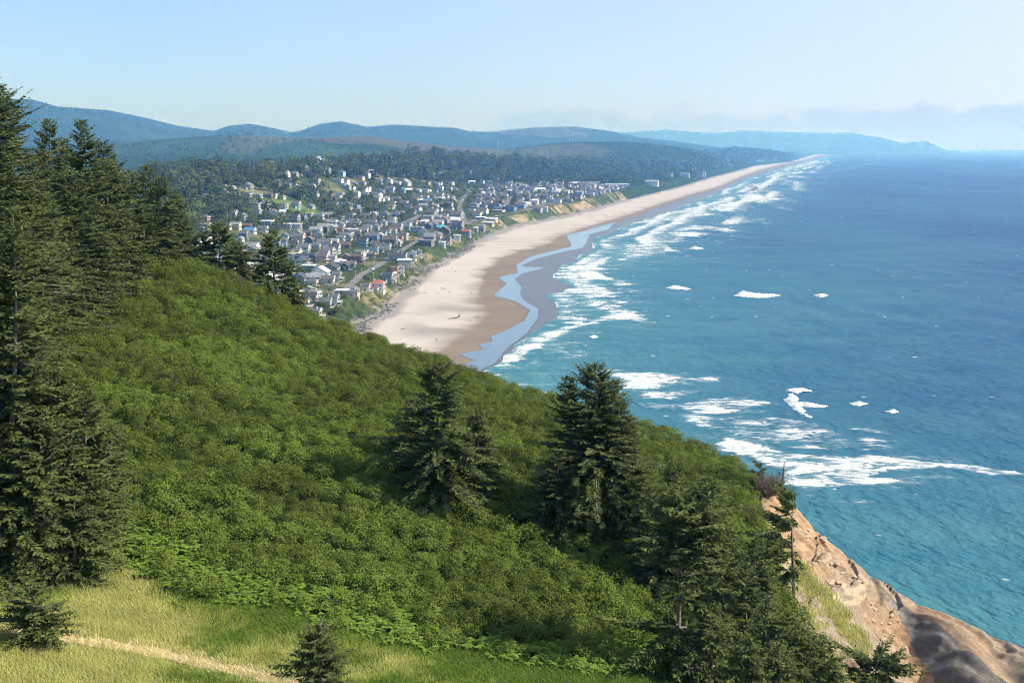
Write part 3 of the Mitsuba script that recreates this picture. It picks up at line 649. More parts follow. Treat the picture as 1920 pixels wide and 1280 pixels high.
def conifer(H, R, seed, detail=1.0, clear=0.06, wind=0.0, lean=(0, 0), blunt=0.5, gap=0.25, forks=0, bare=None, ragged=0.35):
    """A spruce as (trunk with limbs, crown of needle sprays). wind > 0 strips the +x side; bare = (from, to) heights without foliage."""
    g = np.random.default_rng(seed)
    wood, crown = Mesh(), Mesh()
    hs = np.linspace(0, 1, 9)
    bend = np.stack([lean[0] * hs ** 1.5 + 0.012 * H * np.sin(hs * 5 + seed), lean[1] * hs ** 1.5 + 0.01 * H * np.cos(hs * 4 + seed), hs * H], -1)
    r0 = 0.011 * H + 0.07
    wood.tube(np.vstack([[0, 0, -1.2], bend]), np.concatenate([[r0 * 1.3], r0 * (1 - 0.93 * hs)]), 7, (0.5, 0.5))
    stems = [(bend, 0.0, 1.0)]
    for k in range(forks):
        t0 = 0.42 + 0.1 * k
        a = g.uniform(0, 6.28)
        hh = np.linspace(0, 1, 6)
        top = H * (0.94 - 0.06 * k - t0)
        st = np.array([np.interp(t0, hs, bend[:, i]) for i in range(3)]) + np.stack([np.cos(a) * R * 0.42 * hh ** 0.5, np.sin(a) * R * 0.3 * hh ** 0.5, hh * top], -1)
        wood.tube(st, r0 * 0.6 * (1 - 0.9 * hh), 6)
        stems.append((st, t0 + 0.1, 0.6))
    spray_l, step = 0.62 / detail ** 0.4, 0.135 / detail
    for stem, start, scale in stems:
        zs, z = [], start * H + clear * H if stem is bend else stem[0, 2] + 1.2
        zt = stem[-1, 2]
        while z < zt - 0.15:
            zs.append(z)
            z += (0.30 + 0.24 * g.random()) / detail ** 0.5 * np.interp((zt - z) / H, [0, 0.3, 1], [0.75, 1.0, 1.35])
        swell = g.uniform(0.62, 1.18, 16)                                       # uneven sides of the crown
        tiers = g.uniform(0.6, 1.15, 40)
        for z in zs:
            q = (zt - z) / (zt - clear * H)
            prof = (min(1.0, q ** blunt) * (1 - 0.30 * max(0, q - 0.72) / 0.28)) * scale
            c = np.array([np.interp(z, stem[:, 2], stem[:, i]) for i in range(3)])
            if bare is not None and bare[0] * H < z < bare[1] * H and g.random() < 0.86:
                if g.random() < 0.35:
                    a, L = g.uniform(0, 6.28), g.uniform(0.5, 1.6)
                    wood.tube(c + np.outer(np.linspace(0, 1, 3), [np.cos(a) * L, np.sin(a) * L, 0.1 * L]), [0.035, 0.025, 0.01], 4)
                continue
            for _ in range(g.integers(7, 11)):
                a = g.uniform(0, 6.283)
                ti = tiers[int(z / 0.9) % 40]
                L = (0.72 + 0.56 * sstep(0.25, 0.75, float(nnoise(np.array([1.7 * math.cos(a) + seed, 1.7 * math.sin(a), 0.45 * z + seed * 1.3]), seed)))) * 1.66 * R * prof * swell[int(a / 6.284 * 16)] * (1 - ragged + ragged * ti * 1.4) * g.uniform(0.72, 1.12) + 0.30
                if wind > 0:
                    L *= 1 - wind * sstep(-0.35, 0.5, math.cos(a))
                    if L < 0.25:
                        continue
                if g.random() < gap * 0.4:
                    continue
                rise = np.interp(q, [0, 0.25, 0.7, 1], [1.1, 0.45, 0.05, -0.12]) + g.normal(0, 0.1)
                m = max(4, int(L / step))
                t = (np.arange(m) + g.random(m) * 0.8 + 0.1) / m
                t = t[t > 0.12]
                tt = np.concatenate([t, t, t[: len(t) // 2 + 1]])
                d = np.array([math.cos(a), math.sin(a)])
                zz = L * (rise * tt - 0.30 * tt ** 2 + 0.18 * tt ** 3)
                pos = c + np.stack([d[0] * L * tt, d[1] * L * tt, zz], -1)
                sgn = np.concatenate([np.ones(len(t)), -np.ones(len(t)), np.zeros(len(t) // 2 + 1)])
                ln = spray_l * np.clip(0.45 + 0.8 * (1 - tt) * min(L, 3) / 2.2, 0.4, 1.15) * g.uniform(0.7, 1.25, len(tt))
                an = sgn * g.uniform(0.55, 1.15, len(tt)) + g.normal(0, 0.15, len(tt))
                dx, dy = d[0] * np.cos(an) - d[1] * np.sin(an), d[0] * np.sin(an) + d[1] * np.cos(an)
                al = np.stack([dx, dy, g.normal(-0.12, 0.24, len(tt)) + 0.15 * (sgn == 0)], -1)
                nrm = np.stack([g.normal(0, 0.75, len(tt)), g.normal(0, 0.75, len(tt)), np.ones(len(tt))], -1)
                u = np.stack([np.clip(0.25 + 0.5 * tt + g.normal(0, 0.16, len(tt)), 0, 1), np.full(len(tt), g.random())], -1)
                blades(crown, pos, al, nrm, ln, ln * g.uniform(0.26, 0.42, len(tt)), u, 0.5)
                if L > 0.8 and g.random() < 0.28:
                    ts = np.array([0, 0.5, 0.85])
                    wood.tube(c + np.stack([d[0] * L * ts, d[1] * L * ts, L * (rise * ts - 0.3 * ts ** 2 + 0.18 * ts ** 3)], -1), np.array([0.05, 0.03, 0.012]) * (0.5 + 0.25 * L), 4, cap=False)
    n_tip = 10
    tip = bend[-1] + g.normal(0, 0.05, (n_tip, 3))
    blades(crown, tip - [0, 0, 0.3], np.stack([g.normal(0, 0.25, n_tip), g.normal(0, 0.25, n_tip), np.ones(n_tip)], -1), g.normal(0, 1, (n_tip, 3)), 0.55, 0.14, np.full((n_tip, 2), 0.6))
    return wood, crown


def plant_tree(name, base, wood, crown, label, category, group=None, rot=0.0, leaf='needle_leaf'):
    k = key_for(name)
    M = T().translate(list(map(float, base))).rotate([0, 0, 1], rot)
    scene[f'{k}__trunk'] = {**wood.shape('bark', True), 'to_world': M}
    scene[f'{k}__crown'] = {**crown.shape(leaf), 'to_world': M}
    tag(k, label, category, group)
    return k


def foot(px, py):
    """Where the photo's pixel meets the headland, or the nearest pixel below it that does."""
    q = near_hit(np.full(30, px), py + 3.0 * np.arange(30))
    return q[~np.isnan(q[:, 0])][0]


def stand_at(px, r, py):
    d = ray(px, py)
    q = EYE + d * r
    q[2] = float(near_z(q[:1], q[1:2])[0])
    return q


def top_z(px, py, r):
    return EYE[2] + ray(px, py)[2] * r


# ------------------------------------------------------------------ the big spruces, one by one
# (pixel column, range or base row, top row, half width in pixels, label); a base row is given where the photo shows the foot
FOREST = [
    (-55, 104, 140, 120, 'tall spruce cut by the left border, behind the first row of trunks'), (4, 114, 163, 88, 'tallest spruce at the left border, its tip above the mountain ridge'),
    (90, 128, 226, 58, 'pointed spruce second from the left border, tip against the mountains'), (118, 142, 262, 40, 'small pointed spruce between the two sharp left peaks'),
    (150, 131, 227, 60, 'sharp topped spruce with an open crown, tip touching the far mountain ridge'), (190, 137, 268, 46, 'slim spruce just right of the sharp topped open spruce'),
    (212, 146, 292, 40, 'narrow spruce behind the slim one at the forest edge'), (243, 142, 320, 42, 'spruce in the middle of the descending forest edge'), (272, 150, 312, 38, 'spruce with a spiky tip on the descending forest edge'),
    (301, 146, 334, 40, 'last tall spruce where the forest edge drops towards the houses'), (324, 152, 360, 34, 'short spruce right under the last tall one at the forest edge'), (338, 150, 410, 34, 'low dark spruce at the foot of the forest edge'),
    (60, 121, 300, 66, 'broad spruce in front of the pointed pair at left'), (128, 124, 330, 62, 'bushy spruce below the two sharp peaks at left'), (172, 127, 372, 55, 'dense dark spruce low in the left forest, beside the shrub slope'),
    (208, 130, 400, 46, 'rounded spruce on the upper corner of the shrub slope'), (236, 136, 396, 44, 'spruce overhanging the top of the shrub slope'), (265, 141, 385, 42, 'dark spruce behind the top of the shrub slope'), (292, 146, 405, 38, 'small dark spruce where shrubs meet the forest edge'),
    (95, 118, 420, 60, 'leaning broad spruce low in the left forest'), (30, 108, 330, 84, 'heavy spruce near the left border under the tallest one'), (-10, 96, 420, 90, 'dark spruce cut by the left border, half way down'),
    (410, 150, 420, 58, 'domed dark spruce on the crest in front of the grey house'), (372, 152, 440, 44, 'dark spruce left of the domed one on the crest'), (440, 153, 452, 46, 'spruce right of the domed one on the crest, houses behind'),
    (348, 151, 468, 36, 'low spruce at the left end of the crest group'), (456, 153, 520, 36, 'low bushy spruce between the crest group and the single crest spruce'),
    (510, 147, 430, 56, 'single tall spruce on the crest standing against the houses'), (543, 149, 512, 40, 'low spruce limb mass right of the single crest spruce'), (490, 146, 500, 44, 'lower companion left of the single crest spruce')]
FOOT = [
    (28, 1085, 25, 395, 88, 'tall old spruce at the left border with grey trunk showing'), (-65, 1060, -70, 330, 105, 'spruce cut by the left border above the meadow'), (112, 1066, 120, 668, 66, 'mid height spruce beside the old grey trunked one'),
    (172, 1052, 166, 735, 58, 'outermost spruce of the left stand, at the foot of the shrub slope'), (76, 1092, 80, 770, 76, 'bushy spruce above the meadow under the old spruce'), (208, 1010, 204, 800, 38, 'small spruce leaning out over the shrubs at left'),
    (0, 1092, 2, 830, 82, 'low spreading spruce at the left border above the meadow'), (142, 1090, 138, 905, 58, 'short spruce at the meadow corner'), (58, 990, 60, 540, 72, 'dark spruce behind the old grey trunked one'),
    (822, 945, 825, 680, 96, 'conical spruce half way down the shrub slope, tip near the surf'), (900, 930, 896, 775, 44, 'smaller spruce right behind the conical slope spruce'), (772, 885, 776, 748, 50, 'low spruce left of the conical slope spruce'), (872, 948, 870, 832, 56, 'low spreading spruce in front of the conical slope spruce'),
    (1112, 1000, 1118, 683, 104, 'largest spruce on the slope with many tips rising over the sea'), (1074, 992, 1068, 706, 62, 'left stem of the large many tipped spruce over the sea'), (1152, 1000, 1150, 714, 62, 'right stem of the large many tipped spruce over the sea'),
    (1184, 1012, 1170, 772, 58, 'spruce with spreading limbs right under the large many tipped one'), (1050, 1012, 1044, 852, 56, 'dark spruce in the shade left of the large many tipped one'), (1206, 1066, 1202, 895, 48, 'dark spruce between the large one and the grey trunked one'),
    (1264, 1120, 1262, 866, 54, 'dark pointed spruce behind the forked grey trunk'), (1330, 1112, 1328, 893, 46, 'dark spruce right of the forked grey trunk, shrubs behind'), (1372, 1135, 1368, 1000, 42, 'small dark spruce nearest the bare cliff bend'),
    (1226, 1112, 1215, 928, 50, 'dark spruce left of the forked grey trunk'), (1400, 1240, 1398, 1062, 42, 'spruce in the lower right thicket, left of the flag tree'), (1440, 1290, 1437, 1128, 40, 'spruce in the lower right thicket below the flag tree'),
    (1482, 1300, 1478, 1152, 40, 'spruce at the cliff side of the lower right thicket'), (1512, 1305, 1510, 1182, 32, 'narrow spruce at the cliff side of the thicket, bottom edge'), (1546, 1312, 1545, 1196, 32, 'last small spruce before the bare cliff at the bottom edge'),
    (1356, 1205, 1352, 1042, 44, 'spruce behind the lower right thicket beside the forked grey trunk'), (1334, 1290, 1330, 1135, 50, 'bushy spruce right of the foot of the forked grey trunk'), (1420, 1185, 1416, 1012, 32, 'slim spruce just left of the flag tree'),
    (1392, 1332, 1386, 1192, 48, 'dense young spruce cut by the bottom border in the thicket'), (1462, 1342, 1460, 1218, 46, 'young spruce cut by the bottom border next to the cliff')]
TREES_XY = []
n_ = 0
for px, r, pt, hw, lab in FOREST:
    b = stand_at(px, r, pt)
    H, R = top_z(px, pt, r) - b[2], 0.86 * hw / FPX * r
    TREES_XY.append((b[0], b[1], R))
    w, c = conifer(H, R, 100 + n_, 0.85 if r > 125 else 1.0, clear=0.03, blunt=0.62 + 0.2 * ((n_ * 7) % 5) / 5, ragged=0.3 + 0.25 * ((n_ * 3) % 4) / 4)
    plant_tree('spruce_tree', b, w, c, lab, 'tree', 'spruces on the headland')
    n_ += 1
for px, py, tx_, pt, hw, lab in FOOT:
    b = foot(px, min(py, 1345))
    r = math.hypot(b[0], b[1])
    H, R = top_z(tx_, pt, r) - b[2], hw / FPX * r
    tip = EYE + ray(tx_, pt) * r
    lean = (tip[0] - b[0], tip[1] - b[1])
    TREES_XY.append((b[0], b[1], R))
    old = 'old spruce' in lab
    w, c = conifer(H, R, 100 + n_, 1.35, clear=0.02, blunt=0.8 if hw > 80 else 0.75, lean=lean, ragged=0.35, gap=0.5 if old else 0.25)
    plant_tree('spruce_tree', b, w, c, lab, 'tree', 'spruces on the headland')
    n_ += 1
# the forked grey trunk, the flag tree, the saplings
b = foot(1272, 1268)
r = math.hypot(b[0], b[1])
TREES_XY.append((b[0], b[1], 2.5))
w, c = conifer(top_z(1258, 925, r) - b[2], 88 / FPX * r, 501, 1.2, clear=0.10, blunt=0.42, forks=2, bare=(0.33, 0.62), gap=1.0, ragged=0.6, lean=(-0.5, 0))
limb = np.array([[0, 0, 0.9], [0.9, -0.2, 1.0], [1.9, -0.4, 1.5], [2.9, -0.5, 2.3]])
w.tube(limb, [0.17, 0.13, 0.09, 0.03], 6)
for q in ((1.3, 0.6), (1.9, -0.3), (2.3, 0.5)):
    p0 = np.array([np.interp(q[0], limb[:, 0], limb[:, i]) for i in range(3)])
    w.tube([p0, p0 + [0.25, q[1], 0.35]], [0.04, 0.012], 4)
k = plant_tree('grey_trunk_spruce', b, w, c, 'half bare spruce with a forked silver grey trunk and a dead limb', 'tree')
b = foot(1485, 1137)
r = math.hypot(b[0], b[1])
H = top_z(1475, 926, r) - b[2]
TREES_XY.append((b[0], b[1], 0.8))
w, c = conifer(H, 3.6, 77, 1.3, clear=0.22, wind=1.0, blunt=0.30, gap=1.1, lean=(-11 / FPX * r, 0), ragged=0.7)
g = np.random.default_rng(5)
for z in np.linspace(0.12, 0.55, 9) * H:
    a, L = (np.pi + g.normal(0, 0.5)), g.uniform(0.8, 2.0)
    w.tube([[0, 0, z], [np.cos(a) * L * 0.6, np.sin(a) * L * 0.6, z + 0.1], [np.cos(a) * L, np.sin(a) * L, z - 0.1]], [0.05, 0.03, 0.01], 4)
plant_tree('flag_tree', b, w, c, 'wind stripped spruce at the cliff edge with branches on one side only', 'tree')
for px, py, tx_, pt, hw, lab, sd in ((68, 1212, 68, 1106, 40, 'lone young spruce in the golden meadow, left of the footpath', 31), (603, 1322, 606, 1176, 56, 'young bushy spruce at the bottom border between meadow and ferns', 32)):
    b = foot(px, py)
    r = math.hypot(b[0], b[1])
    TREES_XY.append((b[0], b[1], 0.9 if sd == 31 else 1.3))
    w, c = conifer(top_z(tx_, pt, r) - b[2], hw / FPX * r, sd, 2.2, clear=0.03, blunt=0.6, gap=0.15, ragged=0.4)
    plant_tree('young_spruce', b, w, c, lab, 'tree')
b = foot(1424, 880)
w, c = conifer(2.2, 0.9, 41, 1.5, wind=0.6, ragged=0.7, gap=1.2, blunt=0.35, clear=0.35)
plant_tree('dwarf_spruce', b, w, c, 'tiny windblown spruce on the cliff corner in front of the surf', 'tree')
b = foot(1465, 915)
w = Mesh()
w.tube([[0, 0, -0.5], [0.05, 0, 1.5], [0.1, 0, 3.3], [0.12, 0, 4.2]], [0.17, 0.13, 0.09, 0.03], 6)
for z, a, L in ((1.2, 0.2, 0.9), (1.6, 3.0, 1.1), (2.0, 2.8, 1.3), (2.3, 0.1, 0.7), (2.7, 3.3, 0.9), (3.0, 0.4, 0.5), (3.3, 2.9, 0.5)):
    w.tube([[0.05, 0, z], [0.05 + np.cos(a) * L * 0.6, 0.2, z + 0.12], [0.05 + np.cos(a) * L, 0.25, z + 0.35]], [0.045, 0.03, 0.012], 4)
k = key_for('dead_tree')
scene[k] = {**w.shape('bark', True), 'to_world': T().translate(b.tolist())}
tag(k, 'leafless grey snag standing above the brown bush at the cliff corner', 'tree')


# ------------------------------------------------------------------ shrubs, ferns, grass
def shrub_proto(seed, n, rad, high, leaf, tone, spread=0.9, red=0.0):
    g = np.random.default_rng(seed)
    m = Mesh()
    a, h = g.uniform(0, 6.283, n), g.random(n) ** 0.7
    rr = rad * np.sqrt(g.random(n)) * np.sqrt(np.clip(1.05 - (h * spread) ** 2, 0.02, 1))
    lump = 0.75 + 0.5 * nnoise(np.stack([np.cos(a) * rr * 2.4 + seed, np.sin(a) * rr * 2.4, h * 2], -1), seed)
    pos = np.stack([np.cos(a) * rr, np.sin(a) * rr, high * h * lump], -1)
    out = np.stack([np.cos(a), np.sin(a), g.normal(0.25, 0.4, n)], -1)
    nrm = np.stack([np.cos(a) * 0.5, np.sin(a) * 0.5, np.full(n, 0.9)], -1) + g.normal(0, 0.45, (n, 3))
    al = out + g.normal(0, 0.6, (n, 3))
    al -= unit(nrm) * (al * unit(nrm)).sum(1, keepdims=True)
    t = np.clip(tone + g.normal(0, 0.14, n), 0, 0.86)
    t = np.where(g.random(n) < red, 0.97, t)
    ln = leaf * g.uniform(0.7, 1.35, n)
    blades(m, pos, al, nrm, ln, ln * 0.72, np.stack([t, 0.35 + 0.65 * h * g.uniform(0.7, 1, n)], -1))
    return m


def fern_proto(seed):
    g = np.random.default_rng(seed)
    m = Mesh()
    for _ in range(20):
        a, L = g.uniform(0, 6.283), g.uniform(0.4, 1.0)
        t = np.linspace(0.15, 1, 9)
        d = np.array([math.cos(a), math.sin(a)])
        pos = np.stack([d[0] * L * t * 0.75, d[1] * L * t * 0.75, L * (g.uniform(0.9, 1.4) * t - 0.75 * t ** 2)], -1)
        for s in (-1, 1):
            al = np.stack([-d[1] * s + d[0] * 0.5 + 0 * t, d[0] * s + d[1] * 0.5 + 0 * t, 0.05 + 0 * t], -1)
            blades(m, pos, al, np.stack([0.2 * d[0] + 0 * t, 0.2 * d[1] + 0 * t, 1 + 0 * t], -1) + g.normal(0, 0.25, (9, 3)), 0.30 * (1.15 - t), 0.12, np.stack([np.full(9, 0.86 + g.normal(0, 0.03)), 0.5 + 0.5 * t], -1))
    return m


def tuft_proto(seed, n, high, tone, flat=0.35):
    g = np.random.default_rng(seed)
    m = Mesh()
    p = g.normal(0, 0.16, (n, 2))
    L = high * g.uniform(0.6, 1.2, n)
    lean = g.normal(0, flat, (n, 2)) + [-0.25, 0.05]
    tip = np.stack([p[:, 0] + lean[:, 0] * L, p[:, 1] + lean[:, 1] * L, L], -1)
    a = g.uniform(0, 6.283, n)
    w = 0.028 * np.stack([np.cos(a), np.sin(a), 0 * a], -1)
    b0 = np.stack([p[:, 0], p[:, 1], 0 * a - 0.03], -1)
    v = np.stack([b0 - w, b0 + w, tip], 1)
    t = np.clip(tone + g.normal(0, 0.12, n), 0, 1)
    m.add(v.reshape(-1, 3), (np.arange(n) * 3)[:, None] + np.arange(3), np.repeat(np.stack([t, g.random(n)], -1), 3, axis=0))
    return m


def group_of(key, mesh, bsdf):
    scene[key] = {'type': 'shapegroup', 'leaf': mesh.shape(bsdf)}
    return key


def scatter(name, pos, rot, scale, protos, pick, label, tilt=None):
    for i in range(len(pos)):
        s = scale[i] if np.ndim(scale[i]) else (scale[i],) * 3
        scene[f'{name}__{i + 1:04d}'] = {'type': 'instance', 'group': {'type': 'ref', 'id': protos[pick[i]]},
                                         'to_world': T().translate([float(q) for q in pos[i]]).rotate([0, 0, 1], float(rot[i])).scale([float(q) for q in s])}
    tag(name, label, kind='stuff')


SALAL = [group_of(f'shrub_kind_{i}', shrub_proto(200 + i, 260, 0.85, 1.15, 0.145, t, red=rd), 'shrub_leaf') for i, (t, rd) in enumerate(((0.22, 0.10), (0.32, 0.06), (0.28, 0.14), (0.40, 0.05), (0.18, 0.04)))]
BRAMBLE = [group_of(f'shrub_kind_{5 + i}', shrub_proto(210 + i, 270, 0.85, 1.0, 0.15, t), 'shrub_leaf') for i, t in enumerate((0.55, 0.66))]
FERN = [group_of(f'fern_kind_{i}', fern_proto(220 + i), 'shrub_leaf') for i in range(3)]
GRASS = [group_of(f'grass_kind_{i}', tuft_proto(230 + i, 30, hgt, t, fl), 'grass_blade') for i, (hgt, t, fl) in enumerate(((0.38, 0.80, 0.38), (0.35, 0.62, 0.42), (0.36, 0.42, 0.45), (0.32, 0.2, 0.5), (0.18, 0.95, 0.9)))]

PATH_PX = [(-120, 1160), (0, 1178), (100, 1194), (200, 1207), (300, 1225), (400, 1247), (470, 1262), (540, 1279), (640, 1308)]
pw = near_hit([p[0] for p in PATH_PX], [p[1] for p in PATH_PX])
tt_ = np.linspace(0, len(pw) - 1, 120)
pc = np.stack([np.interp(tt_, np.arange(len(pw)), pw[:, i]) for i in range(2)], -1)
pn = unit(np.gradient(pc, axis=0))
pn = np.stack([-pn[:, 1], pn[:, 0]], -1)
cols_ = np.linspace(-1, 1, 5)
wd_ = 0.48 + 0.12 * np.sin(tt_ * 7)
pxy = pc[:, None] + pn[:, None] * (cols_[None, :, None] * wd_[:, None, None])
pz = near_z(pxy[..., 0], pxy[..., 1]) + 0.03
scene['footpath'] = mikit.ply((np.dstack([pxy, pz]).reshape(-1, 3), grid_faces(120, 5)[:, ::-1]), 'path_soil', True, uv=np.zeros((600, 2)))
tag('footpath', 'narrow trodden footpath of dry straw coloured grass across the meadow', kind='structure')


def jitter_grid(x0, x1, y0, y1, s, seed):
    g = np.random.default_rng(seed)
    x, y = np.meshgrid(np.arange(x0, x1, s), np.arange(y0, y1, s))
    return x.ravel() + g.uniform(-0.48, 0.48, x.size) * s, y.ravel() + g.uniform(-0.48, 0.48, x.size) * s, g


def in_frame(p, margin=60):
    d = p - EYE
    f, a, b = d @ FWD, d[:, 0], d @ UP
    px, py = CX + FPX * a / f, CY - FPX * b / f
    return (f > 5) & (px > -margin) & (px < 1920 + margin) & (py > -margin) & (py < 1280 + margin)


crest_w = at_range(CREST)
c_az, c_r = np.arctan2(crest_w[:, 0], crest_w[:, 1]), np.hypot(crest_w[:, 0], crest_w[:, 1])
x, y, g = jitter_grid(-95, 46, 50, 172, 0.80, 301)
z = near_z(x, y)
az, r = np.arctan2(x, y), np.hypot(x, y)
md = meadow_in(x, y) + 2.2 * (nnoise(np.stack([x / 3, y / 3, x * 0], -1), 9) - 0.5)
ok = (r < np.interp(az, c_az, c_r) + 7) & in_frame(np.stack([x, y, z], -1), 90) & (cliff_in(x, y) < -0.2 + 1.5 * (nnoise(np.stack([x / 2, y / 2, x * 0], -1), 10) - 0.5)) & (md < 0.3)
x, y, z, md = x[ok], y[ok], z[ok], md[ok]
from scipy.spatial import cKDTree
mx, my, g2 = jitter_grid(-100, 50, 45, 180, 1.75, 306)
md_, mi_ = cKDTree(np.stack([mx, my], -1)).query(np.stack([x, y], -1))
mh_ = g2.uniform(0.2, 1.15, len(mx))[mi_]
mound = mh_ * np.sqrt(np.clip(1 - (md_ / 1.2) ** 2, 0, 1))
lump = nfbm(np.stack([x / 6, y / 6, x * 0], -1), 3, 305)
kind = nfbm(np.stack([x / 9, y / 7, x * 0], -1), 4, 306)
low = sstep(100, 62, np.hypot(x, y))                              # brighter, leafier growth lower down the slope
rnd = g.random(len(x))
pick = np.where(kind + 0.20 * low + 0.25 * (rnd - 0.5) > 0.60, 5 + (rnd > 0.5), (rnd * 4.999).astype(int))
fern = (md > -4.2 - 7 * (kind - 0.42)) & (kind + 0.6 * rnd + 0.5 * nnoise(np.stack([x / 2.2, y / 2.2, x * 0], -1), 77) > 0.98)
pick = np.where(fern, 7 + (rnd * 2.999).astype(int), pick)
sc = 0.48 + 0.36 * lump + 0.26 * mound + g.uniform(-0.12, 0.12, len(x))
sc = np.where(fern, 0.9 + 0.4 * rnd, sc)
hs_ = sc * (0.62 + 0.75 * lump)
scatter('shrub_cover', np.stack([x, y, z + np.where(fern, 0, mound * 0.95 - 0.12)], -1), g.uniform(0, 360, len(x)), np.stack([sc, sc, np.where(fern, sc, hs_)], -1), SALAL + BRAMBLE + FERN, pick,
        'dense low evergreen shrubs, brambles and ferns covering the headland slope')
print('shrubs', len(x))
x, y, g = jitter_grid(-42, 30, 40, 75, 0.29, 311)
z = near_z(x, y)
md = meadow_in(x, y) + 2.0 * (nnoise(np.stack([x / 3, y / 3, x * 0], -1), 9) - 0.5)
ok = (md > -0.6) & in_frame(np.stack([x, y, z], -1), 40) & (cliff_in(x, y) < -1)
x, y, z, md = x[ok], y[ok], z[ok], md[ok]
pd, _ = poly_dist(x, y, pc)
kind = nfbm(np.stack([x / 3.5, y / 5, x * 0], -1), 4, 312) + 0.012 * np.clip(-x - 8, -20, 20)
rnd = g.random(len(x))
q = 0.48 + 1.5 * (kind - 0.5) + 0.34 * (rnd - 0.5) - 0.24 * sstep(-11, 0, x) - 0.17 * (1 - sstep(0, 7, md)) + 0.12 * (1 - sstep(0.3, 2.2, pd))
pick = np.select([pd < 0.68, q > 0.60, q > 0.49, q > 0.38], [4, 0, 1, 2], 3)
fr = (md < 5) & (rnd < 0.045 * (1 - md / 5)) 
scl = g.uniform(0.75, 1.25, len(x)) * np.where((pd > 0.75) & (pd < 1.5), 0.6, 1)
scatter('meadow_grass', np.stack([x, y, z], -1), g.uniform(-40, 40, len(x)), scl, GRASS, pick, 'tall golden and green meadow grass')
print('grass', len(x))


def dry_bush(name, px, py, rad, high, n, label, seed):
    g = np.random.default_rng(seed)
    b = foot(px, py)
    m = Mesh()
    for _ in range(n):
        a, tl = g.uniform(0, 6.283), g.uniform(0.1, 1.0)
        p0 = np.array([math.cos(a) * rad * 0.5 * g.random(), math.sin(a) * rad * 0.5 * g.random(), 0])
        d = np.array([math.cos(a) * tl * rad, math.sin(a) * tl * rad, high * (1.1 - 0.55 * tl ** 2)]) * g.uniform(0.7, 1.05)
        mid = p0 + d * 0.55 + g.normal(0, 0.06, 3)
        m.tube([p0, mid, p0 + d], [0.022, 0.016, 0.006], 3, (g.random(), g.random()), cap=False)
        for _ in range(3):
            q = mid + (p0 + d - mid) * g.random()
            m.tube([q, q + g.normal(0, 0.16, 3) + [0, 0, 0.14]], [0.012, 0.004], 3, (g.random(), g.random()), cap=False)
    k = key_for(name)
    scene[k] = {**m.shape('dry_twig'), 'to_world': T().translate(b.tolist())}
    tag(k, label, 'bush')


dry_bush('dry_bush', 1440, 926, 1.9, 2.1, 420, 'grey brown leafless bush on the overhanging cliff corner', 61)
dry_bush('dry_bush', 1395, 975, 1.0, 1.3, 160, 'smaller grey twiggy bush below the cliff corner, among green shrubs', 62)
dry_bush('dry_bush', 437, 528, 2.0, 1.2, 200, 'faded grey bush on the crest in front of the crest spruces', 63)


def inside_px(outline, n, seed):
    """Ground points of the headland at random pixels inside this outline of the photo."""
    g = np.random.default_rng(seed)
    pg = shapely.Polygon(outline)
    x0, y0, x1, y1 = pg.bounds
    px, py = g.uniform(x0, x1, n * 3), g.uniform(y0, y1, n * 3)
    ok = shapely.contains_xy(pg, px, py)
    q = near_hit(px[ok][:n], py[ok][:n])
    return q[~np.isnan(q[:, 0])], g


P, g = inside_px([(1488, 1045), (1510, 1062), (1540, 1095), (1590, 1152), (1622, 1195), (1640, 1235), (1622, 1238), (1585, 1195), (1535, 1135), (1494, 1092)], 330, 71)
P2, _ = inside_px([(1440, 960), (1500, 1060), (1560, 1190), (1600, 1270), (1560, 1270), (1500, 1130), (1440, 1010)], 160, 72)
P = np.vstack([P, P2])
scatter('cliff_grass', P, g.uniform(-40, 40, len(P)), g.uniform(1.0, 1.9, len(P)), GRASS, g.choice(5, len(P), p=[.52, .12, .02, 0, .34]), 'strip of tall golden grass growing down the sandy cliff')
# ------------------------------------------------------------------ the town: roads, houses, street things
def shore_dir(x, y):
    """Unit vector along the shore (away from the viewer) and the one pointing seaward."""
    i = np.clip(np.searchsorted(TOE[:, 1], y), 1, len(TOE) - 1)
    j0, j1 = max(i - 2, 0), min(i + 2, len(TOE) - 1)
    t = unit(TOE[j1, :2] - TOE[j0, :2])
    return t, np.array([t[1], -t[0]])


def hit1(px, py):
    return land_hit([px], [py])[0]


